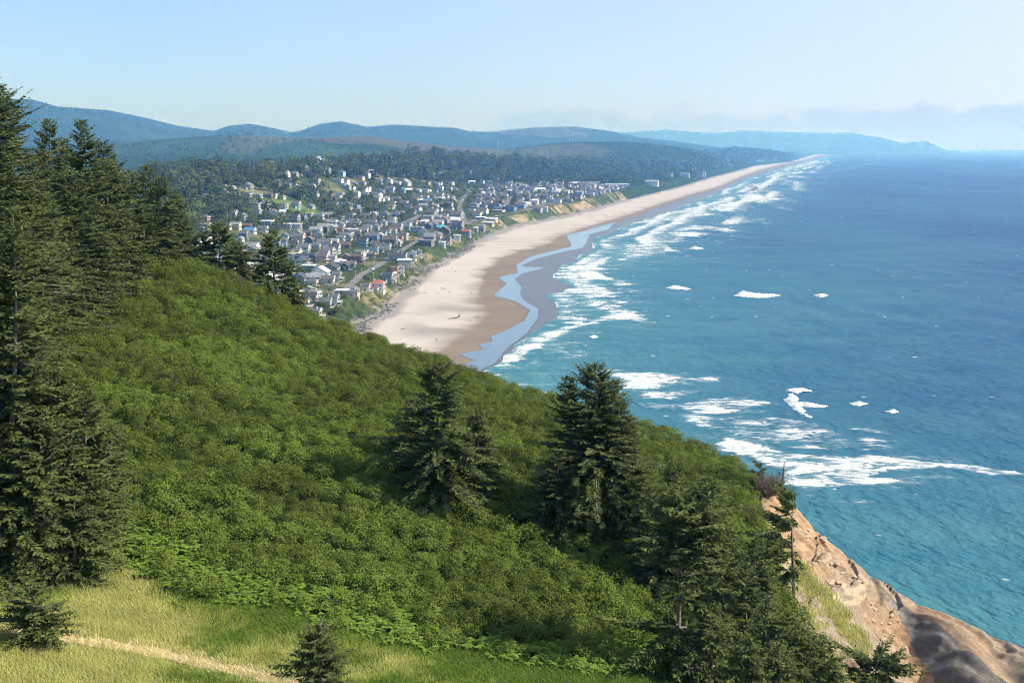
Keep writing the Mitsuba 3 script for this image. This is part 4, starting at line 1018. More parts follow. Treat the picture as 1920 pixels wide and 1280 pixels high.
ROADS = [
    ('road', 'grey shore street running behind the beachfront houses', 7.0, [(640, 552), (652, 541), (665, 528), (677, 515), (690, 509), (712, 497), (720, 491), (741, 478), (759, 466), (778, 455), (800, 443), (822, 434), (848, 424), (868, 416)]),
    ('road', 'straight grey street climbing the hill behind the town', 9.0, [(872, 421), (866, 404), (862, 391), (866, 378), (874, 367), (882, 359), (888, 353)]),
    ('road', 'grey side street beside the parking bays in the middle of the town', 9.0, [(735, 428), (752, 421), (768, 414), (780, 408), (792, 402)]),
    ('road', 'grey street along the bluff past the far houses', 8.0, [(874, 420), (900, 410), (935, 405), (975, 397), (1010, 388), (1040, 378), (1075, 368)]),
    ('road', 'short pale street between blue grey houses on the far bluff', 8.0, [(946, 392), (950, 383), (955, 375), (962, 368)]),
]
ROAD_PTS = []
for name, lab, wd, pts in ROADS:
    w = land_hit([p[0] for p in pts], [p[1] for p in pts])
    L = np.concatenate([[0], np.cumsum(np.linalg.norm(np.diff(w[:, :2], axis=0), axis=1))])
    t = np.linspace(0, L[-1], max(12, int(L[-1] / 7)))
    c = np.stack([np.interp(t, L, w[:, i]) for i in range(2)], -1)
    for _ in range(3):
        c[1:-1] = (c[:-2] + 2 * c[1:-1] + c[2:]) / 4
    nrm = unit(np.gradient(c, axis=0))
    nrm = np.stack([-nrm[:, 1], nrm[:, 0]], -1)
    q = np.linspace(-1, 1, 5)
    xy = c[:, None] + nrm[:, None] * q[None, :, None] * wd / 2
    z = np.max(LANDI(xy[..., 0], xy[..., 1]), axis=1, keepdims=True) * 0.5 + LANDI(xy[..., 0], xy[..., 1]) * 0.5 + 0.35
    k = key_for(name)
    scene[k] = mikit.ply((np.dstack([xy, z]).reshape(-1, 3), grid_faces(len(c), 5)[:, ::-1]), 'asphalt', True, uv=np.zeros((len(c) * 5, 2)))
    tag(k, lab, kind='structure')
    ROAD_PTS.append(c)
ROAD_ALL = np.vstack(ROAD_PTS)

WALLS = {'white': (.64, .635, .62), 'grey': (.34, .35, .36), 'tan': (.52, .44, .33), 'brown': (.19, .14, .11), 'blue': (.22, .30, .40), 'teal': (.30, .46, .47), 'navy': (.07, .11, .18), 'pale blue': (.52, .58, .63), 'orange': (.50, .25, .14),
         'pale grey': (.55, .55, .54), 'dark grey': (.13, .14, .15), 'cream': (.68, .62, .50), 'pink': (.62, .47, .42)}
ROOFS = {'grey': (.115, .118, .13), 'brown': (.115, .092, .082), 'dark': (.05, .054, .062), 'white': (.80, .81, .82), 'red': (.36, .11, .075), 'turquoise': (.06, .42, .46), 'blue': (.10, .24, .42), 'pale grey': (.24, .25, .26), 'green grey': (.17, .20, .185), 'tan': (.36, .31, .24)}  # white puts the sun glare of metal roofs into the colour


class CMesh(Mesh):
    """As Mesh, with one colour per vertex, packed into the uv pair: u = whole steps of red + green, v = blue."""
    def add(self, v, f, uv=(0.5, 0.5, 0.5)):
        r, g_, b_ = np.clip(uv, 0, 1)
        return Mesh.add(self, v, f, (round(r * 255) + 0.1 + 0.8 * g_, b_))


def put(mesh, M):
    """The mesh with its points moved by the 2-D frame M = (origin, ex, ey)."""
    o, ex, ey = M
    v = np.vstack(mesh.v)
    mesh.v = [np.stack([o[0] + v[:, 0] * ex[0] + v[:, 1] * ey[0], o[1] + v[:, 0] * ex[1] + v[:, 1] * ey[1], o[2] + v[:, 2]], -1)]
    mesh.f = [np.vstack(mesh.f)]
    mesh.u = [np.vstack(mesh.u)]
    return mesh


HOUSES = []
FIELD = [float(q) for q in hit1(545, 388)[:2]]


def build_house(x, y, a, b, storeys, style, wall, roof, turn, level, g):
    """A house a (seaward) by b (along the shore) metres, ridge towards the sea unless turned; level 2 = every part, 1 = walls, roof, a few windows."""
    t, s = shore_dir(x, y)
    c, sn = math.cos(turn), math.sin(turn)
    ex, ey = s * c + t * sn, -s * sn + t * c
    corners = np.array([[x, y] + ex * i * a / 2 + ey * j * b / 2 for i in (-1, 1) for j in (-1, 1)])
    gz_ = LANDI(corners[:, 0], corners[:, 1])
    z0 = float(np.mean(gz_)) + 0.1
    M = ([x, y, z0], ex, ey)
    h = 2.9 * storeys + 0.3
    dz = z0 - float(gz_.min()) + 0.6
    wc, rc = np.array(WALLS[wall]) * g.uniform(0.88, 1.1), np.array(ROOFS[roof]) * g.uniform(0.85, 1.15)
    trim = (.74, .74, .72) if g.random() < 0.75 or wall == 'white' else tuple(wc * 1.1)
    k = key_for('house')
    W, Rf, Fa = CMesh(), CMesh(), CMesh()
    W.box(-a / 2, a / 2, -b / 2, b / 2, -dz, h, wc)
    ov, th = 0.55, 0.28
    along = g.random() < 0.68                       # ridge runs towards the sea
    la, lb = (a, b) if along else (b, a)

    def xyz(p):
        p = np.asarray(p, float)
        return p if along else p[:, [1, 0, 2]] * [1, -1, 1]
    if style == 'gable':
        rise = lb * g.uniform(0.22, 0.34)
        W.add(xyz([[-la / 2, -lb / 2, h], [-la / 2, lb / 2, h], [-la / 2, 0, h + rise], [la / 2, -lb / 2, h], [la / 2, lb / 2, h], [la / 2, 0, h + rise]]), [[0, 2, 1], [3, 4, 5]], wc)
        e = ov * rise * 2 / lb
        for sgn in (-1, 1):
            p = [[-la / 2 - ov, sgn * (lb / 2 + ov), h - e], [la / 2 + ov, sgn * (lb / 2 + ov), h - e], [la / 2 + ov, 0, h + rise], [-la / 2 - ov, 0, h + rise]]
            p = np.array(p + [[q[0], q[1], q[2] + th] for q in p])
            Rf.add(xyz(p), [[0, 1, 2, 3], [4, 5, 6, 7], [0, 1, 5, 4], [3, 2, 6, 7]], rc)
            for end in (-1, 1):
                xx = end * (la / 2 + ov + 0.03)
                q = np.array([[xx, sgn * (lb / 2 + ov), h - e - 0.16], [xx, 0, h + rise - 0.16], [xx, 0, h + rise + th + 0.02], [xx, sgn * (lb / 2 + ov), h - e + th + 0.02]])
                q2 = q - [end * 0.14, 0, 0]
                Fa.add(xyz(np.vstack([q, q2])), [[0, 1, 2, 3], [4, 5, 6, 7], [0, 1, 5, 4], [3, 2, 6, 7]], trim)
        top = h + rise
    elif style == 'hip':
        rise = min(la, lb) * g.uniform(0.22, 0.30)
        q = max(0.0, (max(a, b) - min(a, b)) / 2)
        r0, r1 = (np.array([-q, 0]), np.array([q, 0])) if a >= b else (np.array([0, -q]), np.array([0, q]))
        p = np.array([[-a / 2 - ov, -b / 2 - ov, h], [a / 2 + ov, -b / 2 - ov, h], [a / 2 + ov, b / 2 + ov, h], [-a / 2 - ov, b / 2 + ov, h], [*r0, h + rise], [*r1, h + rise]])
        if a >= b:
            f = [[0, 1, 5], [0, 5, 4], [1, 2, 5], [2, 3, 4], [2, 4, 5], [3, 0, 4]]
        else:
            f = [[0, 1, 4], [1, 2, 5], [1, 5, 4], [2, 3, 5], [3, 0, 4], [3, 4, 5]]
        Rf.add(p + [0, 0, 0.15], f, rc)
        Fa.box(-a / 2 - ov, a / 2 + ov, -b / 2 - ov, b / 2 + ov, h - 0.12, h + 0.14, trim)
        top = h + rise
    else:
        Rf.box(-a / 2 - ov, a / 2 + ov, -b / 2 - ov, b / 2 + ov, h, h + 0.34, rc)
        Fa.box(-a / 2 - ov - .05, a / 2 + ov + .05, -b / 2 - ov - .05, b / 2 + ov + .05, h + 0.05, h + 0.27, trim)
        top = h + 0.34
    if storeys >= 2 and level >= 1 and g.random() < 0.5:           # a lower wing beside the house
        ww, wd = a * g.uniform(.5, .8), g.uniform(3, 5)
        side = -1 if g.random() < .5 else 1
        W.box(-a / 2, -a / 2 + ww, min(side * b / 2, side * (b / 2 + wd)), max(side * b / 2, side * (b / 2 + wd)), -dz, h * .52, wc * 0.95)
        Rf.box(-a / 2 - .3, -a / 2 + ww + .3, min(side * b / 2, side * (b / 2 + wd + .3)), max(side * b / 2, side * (b / 2 + wd + .3)), h * .52, h * .52 + .3, rc)
    scene[f'{k}__wall'] = put(W, M).shape('paint')
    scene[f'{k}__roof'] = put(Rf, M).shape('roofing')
    if level >= 1:
        scene[f'{k}__roof__fascia'] = put(Fa, M).shape('paint')
        labels[f'{k}__roof__fascia'] = {'kind': 'stuff'}
        n = 0
        sides = [(1, 0), (0, -1)] if level == 1 else [(1, 0), (0, -1), (-1, 0), (0, 1)]
        for (i, j) in sides:
            wid = b if i else a
            cnt = max(1, int(wid / (3.4 if i > 0 else 4.4)))
            for fl in range(max(1, int(storeys))):
                for m in range(cnt):
                    if g.random() < (0.08 if i > 0 else 0.3):
                        continue
                    u = (m + 0.5) / cnt * wid - wid / 2
                    ww = (wid / cnt * .36) if i > 0 else 0.6
                    hh = 0.95 if i > 0 else 0.6
                    zc = 2.9 * fl + 1.55
                    Wn, Fr = CMesh(), CMesh()
                    for mm, e, thk, col in ((Fr, .16, .05, trim), (Wn, 0, .08, (.05, .07, .09))):
                        if i:
                            mm.box(*sorted((i * a / 2, i * (a / 2 + thk))), u - ww - e, u + ww + e, zc - hh - e, zc + hh + e, col)
                        else:
                            mm.box(u - ww - e, u + ww + e, *sorted((j * b / 2, j * (b / 2 + thk))), zc - hh - e, zc + hh + e, col)
                    kk = f'{k}__window' + ('' if n == 0 else f'_{n:03d}')
                    n += 1
                    scene[kk] = put(Wn, M).shape('window_glass')
                    scene[f'{kk}__frame'] = put(Fr, M).shape('paint')
        if level == 2:
            D = CMesh().box(-a / 2 - .06, -a / 2, -.5, .5, 0, 2.1, (.25, .12, .08) if g.random() < .5 else (.7, .7, .68))
            scene[f'{k}__door'] = put(D, M).shape('paint')
            if g.random() < .6:
                cx_c, cy_c = g.uniform(-a * .25, a * .25), g.uniform(-b * .2, b * .2)
                scene[f'{k}__chimney'] = put(CMesh().box(cx_c - .45, cx_c + .45, cy_c - .4, cy_c + .4, h * .9, top + .9, (.30, .20, .16) if g.random() < .5 else tuple(wc)), M).shape('paint')
            if storeys >= 1.5 and g.random() < .8:                  # a deck with posts and rails on the sea side
                dk, zd = CMesh(), 2.9 if storeys >= 2 else 0.4
                dk.box(a / 2 + .09, a / 2 + 2.4, -b / 2, b / 2, zd - .2, zd, (.42, .38, .33))
                for v in np.linspace(-b / 2 + .1, b / 2 - .1, 5):
                    dk.box(a / 2 + 2.25, a / 2 + 2.4, v - .07, v + .07, -dz, zd - .2, (.6, .58, .55))
                    dk.box(a / 2 + 2.3, a / 2 + 2.38, v - .05, v + .05, zd, zd + .95, (.7, .7, .68))
                dk.box(a / 2 + 2.28, a / 2 + 2.4, -b / 2, b / 2, zd + .95, zd + 1.03, (.7, .7, .68))
                scene[f'{k}__deck'] = put(dk, M).shape('paint')
    HOUSES.append(dict(key=k, x=x, y=y, z=z0, rad=max(a, b) / 2, top=z0 + top, wall=wall, roof=roof, storeys=storeys, style=style, note=None))
    return HOUSES[-1]


# houses read off the photograph: (zoom origin, zoom scale, [(x, y of the foot, width, storeys, roof form, wall, roof, note)])
SEEN = [
    (540, 420, 6.4, [
        (1080, 790, 175, 2, 'hip', 'white', 'red', 'white house with a red hipped roof above the beach'), (935, 805, 100, 1.5, 'gable', 'pale grey', 'grey', 0), (700, 850, 260, 1.5, 'flat', 'tan', 'white', 'long tan house with a white flat roof at the near end of the bluff'), (800, 880, 110, 2, 'gable', 'tan', 'grey', 0),
        (1200, 700, 130, 2, 'gable', 'grey', 'dark', 0), (1378, 735, 48, 2, 'flat', 'white', 'white', 'narrow white house standing alone on the bluff edge'), (1180, 625, 170, 2, 'flat', 'dark grey', 'grey', 0), (1345, 600, 110, 2, 'gable', 'pale blue', 'grey', 0), (1285, 600, 60, 2, 'flat', 'orange', 'brown', 0),
        (1400, 500, 180, 2, 'flat', 'grey', 'white', 0), (1320, 440, 230, 2, 'gable', 'grey', 'dark', 0), (1490, 420, 110, 2, 'gable', 'white', 'grey', 0), (480, 725, 170, 1.5, 'gable', 'white', 'brown', 0), (590, 690, 70, 2, 'gable', 'white', 'grey', 0), (290, 745, 140, 1.5, 'hip', 'tan', 'grey', 0),
        (130, 720, 180, 2, 'gable', 'blue', 'dark', 0), (240, 825, 120, 1, 'gable', 'white', 'pale grey', 0), (270, 970, 190, 2, 'gable', 'pale grey', 'dark', 0), (450, 1000, 150, 1.5, 'gable', 'grey', 'grey', 0), (555, 975, 80, 2, 'gable', 'white', 'grey', 0), (240, 1110, 130, 1, 'flat', 'tan', 'tan', 0), (340, 1140, 80, 2, 'gable', 'white', 'grey', 0),
        (520, 580, 200, 1.5, 'gable', 'grey', 'dark', 0), (690, 555, 100, 1.5, 'gable', 'navy', 'dark', 0), (250, 540, 160, 1, 'flat', 'teal', 'white', 'low teal house with a bright white flat roof'), (620, 490, 150, 1, 'hip', 'white', 'white', 0), (830, 465, 140, 2, 'gable', 'brown', 'brown', 0), (700, 460, 120, 2, 'gable', 'brown', 'brown', 0),
        (530, 450, 110, 1.5, 'gable', 'white', 'pale grey', 0), (410, 465, 140, 2, 'gable', 'tan', 'brown', 0), (300, 450, 100, 2, 'gable', 'grey', 'dark', 0), (170, 465, 160, 2, 'gable', 'navy', 'dark', 0), (50, 435, 100, 2, 'flat', 'white', 'white', 0), (900, 385, 130, 1.5, 'gable', 'white', 'grey', 0), (1000, 400, 110, 1, 'gable', 'teal', 'brown', 0),
        (1060, 335, 180, 1, 'gable', 'grey', 'dark', 0), (1085, 285, 160, 1.5, 'gable', 'grey', 'brown', 0), (1230, 285, 170, 3, 'gable', 'brown', 'brown', 'tall dark brown house with a long brown roof beside the shore street'), (1335, 240, 100, 2.5, 'gable', 'orange', 'brown', 0), (890, 265, 140, 2, 'gable', 'teal', 'dark', 0),
        (690, 280, 130, 1, 'gable', 'brown', 'brown', 0), (730, 215, 90, 2, 'gable', 'pale grey', 'grey', 0), (640, 225, 90, 2, 'gable', 'white', 'grey', 0), (550, 250, 120, 1.5, 'gable', 'white', 'pale grey', 0), (410, 250, 100, 2, 'hip', 'grey', 'grey', 0), (260, 250, 110, 2, 'gable', 'navy', 'brown', 0), (130, 235, 150, 2.5, 'gable', 'tan', 'grey', 0),
        (330, 300, 120, 1.5, 'hip', 'tan', 'grey', 0), (770, 120, 140, 2, 'flat', 'white', 'white', 0), (635, 140, 50, 3, 'flat', 'orange', 'brown', 'narrow orange brown tower house among white ones'), (1110, 160, 150, 1.5, 'gable', 'grey', 'dark', 0), (90, 140, 120, 2, 'gable', 'pale blue', 'grey', 0), (230, 150, 120, 1.5, 'gable', 'brown', 'brown', 0), (370, 170, 110, 1.5, 'gable', 'pale grey', 'grey', 0)]),
    (720, 340, 8.0, [
        (870, 720, 150, 1, 'hip', 'teal', 'turquoise', 'house with a bright turquoise hipped roof'), (1070, 640, 150, 2, 'gable', 'white', 'white', 0), (1100, 560, 180, 2, 'gable', 'grey', 'brown', 0), (640, 960, 220, 2, 'flat', 'dark grey', 'grey', 0), (875, 990, 100, 2, 'flat', 'white', 'white', 0), (950, 935, 110, 2, 'gable', 'grey', 'dark', 0), (1100, 885, 110, 2, 'flat', 'pale grey', 'white', 0),
        (1240, 820, 130, 2, 'gable', 'grey', 'red', 0), (1375, 765, 70, 2, 'flat', 'teal', 'white', 0), (1460, 745, 110, 2, 'hip', 'grey', 'grey', 0), (1560, 650, 180, 1, 'flat', 'grey', 'white', 0), (1450, 570, 150, 1, 'flat', 'blue', 'white', 0), (1610, 570, 190, 1, 'flat', 'white', 'white', 0), (1350, 400, 150, 2, 'hip', 'grey', 'grey', 0), (1670, 400, 180, 2, 'hip', 'blue', 'dark', 0),
        (655, 350, 130, 2, 'gable', 'pale blue', 'blue', 0), (1010, 300, 140, 1, 'gable', 'white', 'grey', 0), (985, 385, 100, 2, 'gable', 'white', 'grey', 0), (700, 500, 180, 1, 'gable', 'grey', 'brown', 0), (80, 140, 140, 2, 'hip', 'blue', 'grey', 0), (270, 165, 110, 1.5, 'gable', 'teal', 'turquoise', 0), (520, 1140, 110, 2, 'gable', 'white', 'grey', 0), (500, 760, 200, 2, 'flat', 'grey', 'grey', 0),
        (330, 720, 150, 1.5, 'flat', 'pale grey', 'green grey', 0), (180, 760, 180, 1.5, 'gable', 'grey', 'brown', 0), (600, 830, 150, 2, 'gable', 'pale grey', 'dark', 0), (900, 620, 150, 1.5, 'gable', 'grey', 'brown', 0), (620, 610, 110, 1, 'flat', 'white', 'white', 0), (1850, 400, 120, 1, 'flat', 'white', 'white', 0), (1720, 460, 180, 1, 'flat', 'tan', 'tan', 0)]),
    (540, 290, 8.0, [
        (800, 310, 110, 2, 'hip', 'teal', 'grey', 0), (960, 255, 140, 1, 'hip', 'grey', 'green grey', 0), (1085, 380, 130, 2, 'hip', 'pink', 'brown', 'pinkish white house with a hipped brown roof high on the slope'), (1180, 330, 110, 2, 'hip', 'pale grey', 'grey', 0), (1295, 305, 100, 2, 'gable', 'grey', 'grey', 0), (1390, 285, 60, 2, 'flat', 'white', 'grey', 0), (450, 280, 170, 1, 'hip', 'white', 'brown', 0),
        (180, 260, 110, 1, 'hip', 'white', 'brown', 0), (890, 525, 105, 2, 'hip', 'grey', 'grey', 0), (1185, 545, 120, 2, 'flat', 'white', 'white', 0), (1030, 625, 100, 2, 'gable', 'white', 'pale grey', 0), (1330, 650, 160, 2, 'gable', 'pale blue', 'grey', 0), (1540, 555, 130, 2, 'gable', 'pale blue', 'grey', 0), (1500, 430, 130, 2, 'gable', 'white', 'pale grey', 0), (1730, 570, 80, 2, 'gable', 'teal', 'turquoise', 0),
        (1760, 445, 160, 1, 'gable', 'pale grey', 'pale grey', 0), (360, 490, 110, 1, 'gable', 'white', 'green grey', 0), (880, 800, 160, 2, 'hip', 'tan', 'grey', 0), (1040, 870, 130, 1, 'gable', 'tan', 'brown', 0), (1290, 940, 120, 1.5, 'gable', 'white', 'pale grey', 0), (1460, 940, 130, 2, 'gable', 'pale blue', 'grey', 0), (620, 850, 150, 1, 'hip', 'pale grey', 'brown', 0), (1620, 960, 110, 1.5, 'gable', 'grey', 'dark', 0),
        (300, 930, 150, 1, 'flat', 'cream', 'tan', 0), (650, 1050, 190, 1, 'gable', 'pale grey', 'green grey', 0), (820, 1050, 140, 1, 'gable', 'white', 'grey', 0), (1480, 690, 80, 1.5, 'gable', 'white', 'pale grey', 0), (1520, 800, 150, 1, 'hip', 'pink', 'brown', 0), (1260, 1060, 150, 1.5, 'gable', 'pale grey', 'grey', 0), (1430, 1060, 120, 1.5, 'gable', 'white', 'grey', 0)]),
    (360, 320, 8.0, [
        (270, 360, 70, 1, 'gable', 'white', 'white', 0), (465, 380, 100, 1, 'gable', 'pale grey', 'grey', 0), (580, 380, 100, 1, 'gable', 'white', 'white', 0), (685, 435, 90, 2, 'hip', 'orange', 'brown', 'orange brown house at the end of the white row on the wooded slope'), (830, 375, 110, 1, 'flat', 'white', 'white', 0), (1145, 412, 140, 1.5, 'gable', 'brown', 'brown', 'brown steep roofed house on top of the bright green field'),
        (200, 780, 130, 2, 'hip', 'orange', 'brown', 0), (180, 890, 190, 2, 'flat', 'grey', 'pale grey', 'big grey flat roofed house just above the crest spruces'), (660, 870, 150, 1.5, 'gable', 'cream', 'pale grey', 0), (880, 935, 160, 1, 'gable', 'white', 'blue', 'white house with a blue roof'), (830, 865, 140, 1, 'gable', 'brown', 'brown', 0), (775, 770, 70, 2.5, 'gable', 'white', 'grey', 0),
        (1220, 665, 160, 1, 'gable', 'pale grey', 'brown', 0), (1365, 690, 60, 2, 'gable', 'white', 'white', 0), (1760, 710, 100, 2, 'flat', 'cream', 'tan', 0), (1430, 880, 130, 2, 'flat', 'grey', 'white', 0), (1580, 880, 140, 2, 'flat', 'white', 'white', 0), (730, 1110, 100, 2, 'gable', 'white', 'pale grey', 0), (780, 1030, 130, 2, 'gable', 'dark grey', 'grey', 0),
        (1400, 1060, 120, 2, 'gable', 'teal', 'grey', 0), (1550, 985, 120, 2, 'gable', 'pale blue', 'grey', 0), (1080, 905, 120, 1, 'gable', 'pale grey', 'grey', 0), (530, 870, 110, 1, 'gable', 'white', 'dark', 0), (1780, 850, 70, 1, 'gable', 'white', 'white', 0)]),
    (940, 300, 6.4, [
        (960, 395, 120, 1, 'flat', 'teal', 'pale grey', 0), (650, 405, 110, 1.5, 'flat', 'white', 'white', 0), (525, 605, 70, 2, 'flat', 'white', 'white', 0), (430, 600, 130, 1, 'gable', 'grey', 'brown', 0), (640, 510, 90, 2, 'flat', 'pale blue', 'white', 0), (790, 470, 60, 2, 'gable', 'white', 'grey', 0), (900, 470, 140, 2, 'gable', 'grey', 'dark', 0), (1320, 360, 60, 1.5, 'gable', 'white', 'pale grey', 0),
        (100, 610, 160, 2, 'hip', 'blue', 'dark', 0), (240, 580, 110, 2, 'gable', 'blue', 'grey', 0), (380, 540, 110, 1.5, 'gable', 'grey', 'grey', 0), (500, 380, 60, 2, 'gable', 'white', 'white', 0), (220, 440, 80, 1, 'flat', 'teal', 'pale grey', 0), (560, 460, 70, 1.5, 'gable', 'white', 'grey', 0), (1060, 360, 70, 1, 'gable', 'white', 'grey', 0), (200, 210, 60, 1, 'flat', 'white', 'white', 0), (380, 310, 70, 1, 'gable', 'pale grey', 'grey', 0)]),
]
hg = np.random.default_rng(88)
cand = []
for x0, y0, s, items in SEEN:
    for (X, Y, wpx, st, style, wall, roof, note) in items:
        cand.append((x0 + X / s, y0 + Y / s, wpx / s, st, style, wall, roof, note))
hits = land_hit([c[0] for c in cand], [c[1] for c in cand])
order = np.argsort(hits[:, 1])
for i in order:
    px, py, wpx, st, style, wall, roof, note = cand[i]
    x, y = hits[i, :2]
    if not np.isfinite(x) or inland(np.array([x]), np.array([y]))[0] < 9:
        if not np.isfinite(x):
            continue
        t, s_ = shore_dir(x, y)
        d_in = 14 - inland(np.array([x]), np.array([y]))[0]
        x, y = x - s_[0] * d_in, y - s_[1] * d_in
    if any((h['x'] - x) ** 2 + (h['y'] - y) ** 2 < (0.75 * (h['rad'] + 4.5)) ** 2 for h in HOUSES):
        continue
    w = float(np.clip(wpx / FPX * math.hypot(x, y), 6.5, 34)) * 0.9
    a, b = w, float(np.clip(w * hg.uniform(.6, .95), 6.5, 15))
    r = math.hypot(x, y)
    h = build_house(x, y, a, b, st, style, wall, roof, hg.normal(0, 0.06), 2 if r < 1000 else 1 if r < 1500 else 0, hg)
    h['note'] = note or None
print('seen houses', len(HOUSES))
FARW, FARR = CMesh(), CMesh()


def far_house(x, y, a, b, storeys, wall, roof, pitched):
    """One of the small houses far along the shore: walls and a roof joined into the mass of them."""
    t, s = shore_dir(x, y)
    z0, h = float(LANDI(np.array([x]), np.array([y]))[0]), 2.9 * storeys
    M = ([x, y, z0], s, t)
    W, Rf = CMesh().box(-a / 2, a / 2, -b / 2, b / 2, -3, h, WALLS[wall]), CMesh()
    if pitched:
        e, r_ = .5, b * .28
        W.add([[-a / 2, -b / 2, h], [-a / 2, b / 2, h], [-a / 2, 0, h + r_], [a / 2, -b / 2, h], [a / 2, b / 2, h], [a / 2, 0, h + r_]], [[0, 2, 1], [3, 4, 5]], WALLS[wall])
        for sg in (-1, 1):
            Rf.add([[-a / 2 - e, sg * (b / 2 + e), h - .2], [a / 2 + e, sg * (b / 2 + e), h - .2], [a / 2 + e, 0, h + r_ + .1], [-a / 2 - e, 0, h + r_ + .1]], [[0, 1, 2, 3]], ROOFS[roof])
    else:
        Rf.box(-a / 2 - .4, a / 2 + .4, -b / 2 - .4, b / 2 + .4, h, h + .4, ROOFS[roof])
    for src, dst in ((W, FARW), (Rf, FARR)):
        put(src, M)
        Mesh.add(dst, src.v[0], src.f[0], src.u[0])
    HOUSES.append(dict(key=None, x=x, y=y, z=z0, rad=max(a, b) / 2, top=z0 + h))


# further houses along rows that follow the shore
walls = ['grey', 'white', 'tan', 'brown', 'blue', 'pale blue', 'pale grey', 'dark grey', 'cream', 'navy', 'teal']
wp = np.array([.2, .2, .1, .1, .06, .1, .14, .05, .03, .01, .01])
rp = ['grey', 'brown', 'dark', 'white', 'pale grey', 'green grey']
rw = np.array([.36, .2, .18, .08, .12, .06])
S_at = np.concatenate([[0], np.cumsum(np.linalg.norm(np.diff(TOE[:, :2], axis=0), axis=1))])
extra = []
for row, off in enumerate((38, 66, 100, 130, 165, 198, 235, 270, 310, 350, 400, 450, 510, 580)):
    for sdist in np.arange(60, 4600, 21 + row * 0.5):
        q = np.array([np.interp(sdist + hg.uniform(-5, 5), S_at, TOE[:, i]) for i in range(2)])
        t, sw = shore_dir(*q)
        q = q - sw * (off + hg.uniform(-5, 5))
        extra.append((q[0], q[1], row, hg.random(6)))
for x, y, row, rnd in sorted(extra, key=lambda e: math.hypot(e[0], e[1])):
    z = float(LANDI(np.array([x]), np.array([y]))[0])
    r = math.hypot(x, y)
    dens = np.interp(row, [0, 3, 8, 13], [1, .95, .7, .4]) * np.interp(r, [900, 1500, 2500, 4000], [1, .95, .8, .5])
    px = CX + FPX * x / (y * math.cos(PITCH) - (z - 120) * math.sin(PITCH))
    if rnd[0] > dens or px < 365 or len(HOUSES) >= 620:
        continue
    if any((h['x'] - x) ** 2 + (h['y'] - y) ** 2 < (h['rad'] + 9) ** 2 for h in HOUSES) or np.min(np.hypot(ROAD_ALL[:, 0] - x, ROAD_ALL[:, 1] - y)) < 13:
        continue
    st = [1, 1.5, 2, 2][int(rnd[1] * 3.99)]
    if len(HOUSES) >= 289:
        far_house(x, y, 8 + 7 * rnd[2], 8 + 4 * rnd[3], st, hg.choice(walls, p=wp), hg.choice(rp, p=rw), rnd[4] < .75)
        continue
    build_house(x, y, 8 + 7 * rnd[2], 8 + 4 * rnd[3], st, ['gable', 'gable', 'gable', 'hip', 'flat'][int(rnd[4] * 4.99)], hg.choice(walls, p=wp), hg.choice(rp, p=rw), hg.normal(0, 0.08), 2 if r < 1000 else 1 if r < 1500 else 0, hg)
print('houses', len(HOUSES))
scene['far_houses__wall'], scene['far_houses__roof'] = FARW.shape('paint'), FARR.shape('roofing')
labels['far_houses__wall'] = labels['far_houses__roof'] = {'kind': 'stuff'}
tag('far_houses', 'tiny pale houses of the far end of the town among trees', kind='stuff')
for h in [h for h in HOUSES if h['key'] is None]:
    h['label'] = ''
ZONES = [(0, 52, 'in the beachfront row'), (52, 118, 'in the second row'), (118, 220, 'in mid town'), (220, 380, 'below the wooded slope'), (380, 9999, 'high on the slope')]
ORD = 'nearest,second nearest,third nearest,fourth nearest,fifth nearest,sixth nearest,seventh nearest,eighth nearest,ninth nearest,tenth nearest'.split(',')
seen_lab = {}
for h in sorted([q for q in HOUSES if q['key']], key=lambda q: math.hypot(q['x'], q['y'])):
    s_ = inland(np.array([h['x']]), np.array([h['y']]))[0]
    zone = next(z for a, b, z in ZONES if a <= s_ < b)
    r = math.hypot(h['x'], h['y'])
    far = 'near' if r < 950 else 'mid' if r < 1400 else 'far'
    size = {1: 'low', 1.5: 'low', 2: 'two storey', 2.5: 'tall', 3: 'tall'}[h['storeys']]
    form = {'gable': 'gabled', 'hip': 'hip roofed', 'flat': 'flat roofed'}[h['style']]
    base = f"{h['wall']} {size} {form} house, {h['roof']} roof, {zone}"
    n = seen_lab.get(base, 0)
    seen_lab[base] = n + 1
    lab = h['note'] or (base if n == 0 else f'{base}, {ORD[min(n, 9)]}')
    h['label'], h['base'], h['n'] = lab, base, n
for h in [q for q in HOUSES if q['key']]:
    lab = h['label']
    if not h['note'] and h['n'] == 0 and seen_lab[h['base']] > 1:
        lab = f"{h['base']}, nearest"
    tag(h['key'], lab, 'house', 'houses of the seaside town')

